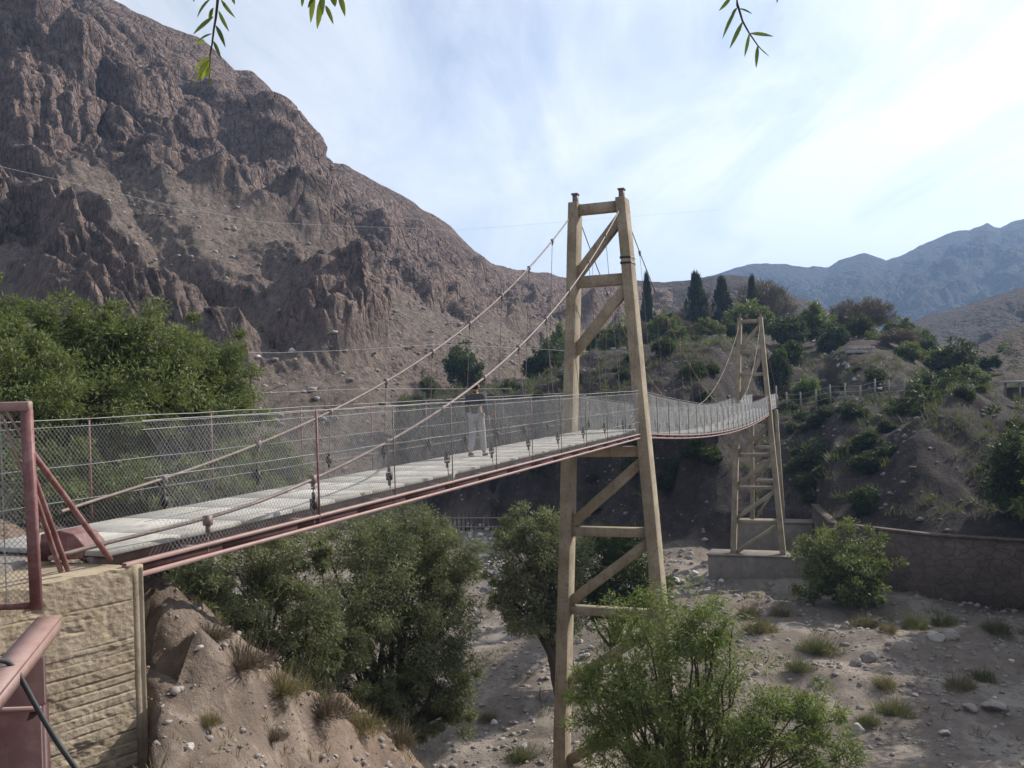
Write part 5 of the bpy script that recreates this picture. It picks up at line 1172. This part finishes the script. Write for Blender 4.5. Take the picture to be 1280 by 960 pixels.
# ------------------------------------------------------------------ pepper tree sprays hanging at the top
def lance(mb, a, b, w, nrm):
    a = np.array(a); b = np.array(b); d = b - a; L = np.linalg.norm(d); d /= L; s = np.cross(d, nrm); s /= np.linalg.norm(s); nn = np.cross(s, d)
    ks = [0, .12, .3, .5, .7, .87, 1]; ws = [.12, .55, .95, 1, .8, .42, .03]; c = [a + d * L * k + nn * (.06 * L * math.sin(k * 3.1)) for k in ks]; V = []; Q = []
    for p, q in zip(c, ws): V += [p - s * w * q / 2 + nn * w * .12 * q, p, p + s * w * q / 2 + nn * w * .12 * q]
    for i in range(6):
        Q += [[3 * i, 3 * i + 1, 3 * i + 4, 3 * i + 3], [3 * i + 1, 3 * i + 2, 3 * i + 5, 3 * i + 4]]
    mb.add(V, Q)
def spray(label, Y, stem, lv, sc, ox, oy, bright=()):
    S = [at(ox + x / sc, oy + y / sc, Y + .01 * i) for i, (x, y) in enumerate(stem)]
    up = S[0] + np.array([rng.normal(0, .05), .05, .35]); o_ = S[0].copy(); root = thing('leaf_spray', o_, label, 'leaf spray')
    mb = MB(o_); P = [up] + S; mb.tube(P, np.linspace(.003, .0009, len(P)), 5); mb.build('stem', MT['bark'], root)
    for q, (x0, y0, x1, y1, w) in enumerate(lv):
        mb = MB(o_); dy = rng.normal(0, .012, 2); a = at(ox + x0 / sc, oy + y0 / sc, Y); b = at(ox + x1 / sc, oy + y1 / sc, Y + dy[1]); nv = np.array([rng.normal(0, .3), -1, rng.normal(0, .3)])
        lance(mb, a, b, w / sc * Y / F, nv); mb.build('leaflet', MT['sprayl' if q in bright else 'spray'], root)
L1 = [(205, -20, 95, 130, 34), (215, 55, 185, 160, 34), (215, 120, 65, 252, 30), (205, 245, 100, 305, 30), (268, -5, 375, 132, 28), (252, 78, 330, 232, 28), (232, 185, 302, 348, 32), (215, 300, 272, 430, 26), (345, -60, 370, 35, 28), (90, -50, 70, 15, 26),
      (190, 410, 70, 520, 36), (188, 430, 85, 600, 40), (186, 450, 130, 590, 34), (190, 480, 160, 560, 30), (186, 560, 190, 640, 14), (150, 290, 85, 322, 26)]
spray('leaf spray with pointed leaflets and a yellow green tip hanging over the mountain', 1.6, [(250, -40), (240, 60), (232, 130), (218, 210), (205, 320), (190, 400), (186, 470), (184, 620)], L1, 5.82, 230, 0, (10, 11, 12, 13, 15))
L2 = [(870, -60, 858, 52, 26), (945, -50, 922, 168, 40), (1000, -20, 968, 212, 44), (1030, 40, 1088, 180, 32), (1075, -60, 1100, 50, 50), (1130, -40, 1172, 122, 40), (960, -40, 900, 60, 30), (1010, -60, 1010, 110, 44)]
spray('short fan of bright leaflets poking in from the top, left of centre', 1.55, [(1010, -160), (1010, -60), (1015, 30)], L2, 5.82, 230, 0, (1, 2, 3, 5))
L3 = [(330, -40, 178, 132, 46), (395, 92, 320, 235, 40), (385, 110, 220, 470, 44), (415, 100, 580, 170, 30), (465, 258, 305, 590, 50), (545, 395, 485, 685, 40), (550, 400, 835, 438, 44), (645, 545, 625, 822, 44), (870, -120, 872, 42, 40), (650, 560, 785, 680, 14)]
spray('dark leaf spray with drooping pointed leaflets hanging against the sky on the right', 1.6, [(390, -60), (400, 60), (420, 110), (462, 250), (540, 392), (645, 545), (700, 605)], L3, 9.6, 880, 0)

# ------------------------------------------------------------------ light, sky, air
SUN_AZ, SUN_EL = R_(56), R_(35)
sd = Vector((math.sin(SUN_AZ) * math.cos(SUN_EL), math.cos(SUN_AZ) * math.cos(SUN_EL), math.sin(SUN_EL)))
sl = bpy.data.lights.new('sun', 'SUN'); sl.energy = 4.6; sl.angle = R_(.55); sl.color = (1, .94, .85); so = bpy.data.objects.new('sun', sl); COL.objects.link(so); so.rotation_euler = (-sd).to_track_quat('-Z', 'Y').to_euler(); so.location = (40, 20, 60)
W = bpy.data.worlds.new('World'); SC.world = W; W.use_nodes = True; nt = W.node_tree; nt.nodes.clear(); nn_ = nt.nodes.new; lk = nt.links.new
sky = nn_('ShaderNodeTexSky'); sky.sky_type = 'NISHITA'; sky.sun_disc = False; sky.sun_elevation = SUN_EL; sky.sun_rotation = SUN_AZ; sky.altitude = 1500; sky.air_density = 1.0; sky.dust_density = 1.0; sky.ozone_density = 1.2
tc = nn_('ShaderNodeTexCoord'); sp = nn_('ShaderNodeSeparateXYZ'); lk(tc.outputs['Generated'], sp.inputs[0])
def wm(op, a, b=None):
    o = nn_('ShaderNodeMath'); o.operation = op
    for s, v in zip(o.inputs, (a, b)):
        if v is None: continue
        if isinstance(v, (int, float)): s.default_value = v
        else: lk(v, s)
    return o.outputs[0]
den = wm('ADD', wm('MAXIMUM', sp.outputs[2], 0.0), .16); cb = nn_('ShaderNodeCombineXYZ'); lk(wm('DIVIDE', sp.outputs[0], den), cb.inputs[0]); lk(wm('DIVIDE', sp.outputs[1], den), cb.inputs[1])
def wn(scale, detail, rough, rot, st, dist=0.):
    mp = nn_('ShaderNodeMapping'); mp.inputs['Rotation'].default_value = (0, 0, rot); mp.inputs['Scale'].default_value = st; lk(cb.outputs[0], mp.inputs[0])
    t = nn_('ShaderNodeTexNoise'); t.inputs['Scale'].default_value = scale; t.inputs['Detail'].default_value = detail; t.inputs['Roughness'].default_value = rough; t.inputs['Distortion'].default_value = dist; lk(mp.outputs[0], t.inputs['Vector']); return t.outputs['Fac']
c1 = wn(.55, 5, .55, .5, (1, 1, 1), .4); c2 = wn(1.5, 9, .62, .45, (2.0, .6, 1), .6)
hzf = wm('SUBTRACT', 1.0, wm('MINIMUM', wm('MULTIPLY', wm('ABSOLUTE', sp.outputs[2]), 2.6), 1.0))
cl = wm('ADD', wm('ADD', wm('MULTIPLY', c1, .75), wm('MULTIPLY', c2, .6)), wm('MULTIPLY', wm('POWER', hzf, 1.5), .26))
rp = nn_('ShaderNodeValToRGB'); rp.color_ramp.elements[0].position = .47; rp.color_ramp.elements[0].color = (.12, .12, .12, 1); rp.color_ramp.elements[1].position = .80; rp.color_ramp.elements[1].color = (.84, .84, .84, 1); lk(cl, rp.inputs[0])
mx = nn_('ShaderNodeMix'); mx.data_type = 'RGBA'; lk(rp.outputs[0], mx.inputs[0]); lk(sky.outputs[0], mx.inputs[6]); 
dt = nn_('ShaderNodeVectorMath'); dt.operation = 'DOT_PRODUCT'; lk(tc.outputs['Generated'], dt.inputs[0]); dt.inputs[1].default_value = sd
fwd = wm('ADD', wm('MULTIPLY', wm('POWER', wm('MULTIPLY', wm('ADD', dt.outputs['Value'], 1.0), .5), 2.4), 8.7), 3.9)      # thin cirrus scatters forward, so it is brightest round the sun
cc = nn_('ShaderNodeVectorMath'); cc.operation = 'SCALE'; cc.inputs[0].default_value = (.97, 1.0, 1.04); lk(fwd, cc.inputs['Scale']); lk(cc.outputs[0], mx.inputs[7])
bg = nn_('ShaderNodeBackground'); bg.inputs[1].default_value = .1; lk(mx.outputs[2], bg.inputs[0]); wo = nn_('ShaderNodeOutputWorld'); lk(bg.outputs[0], wo.inputs[0])
# the air of the valley
HAZE = .00023
if HAZE:
    ht = NT('valley_air'); vol = ht.n('ShaderNodeVolumePrincipled'); vol.inputs['Color'].default_value = (.42, .63, 1, 1); vol.inputs['Density'].default_value = HAZE; vol.inputs['Anisotropy'].default_value = .2
    ht.l(vol.outputs[0], ht.out.inputs['Volume'])
    mb = MB(); mb.box((0, 1000, 200), (9000, 11500, 480)); zb = -40
    me = mesh_only(mb, 'haze', ht.m); ho = obj('haze', me); tag(ho, 'thin bluish air filling the valley', 'haze', kind='stuff')
    ho.visible_shadow = True
SC.view_settings.view_transform = 'Standard'; SC.view_settings.look = 'None'; SC.view_settings.gamma = 1; SC.view_settings.use_curve_mapping = False; SC.view_settings.exposure = 0.48
SC.render.engine = 'CYCLES'; cy = SC.cycles; cy.use_denoising = True; cy.max_bounces = 6; cy.diffuse_bounces = 3; cy.glossy_bounces = 2; cy.transmission_bounces = 4; cy.volume_bounces = 0; cy.transparent_max_bounces = 8
cy.use_adaptive_sampling = True; cy.adaptive_threshold = .015
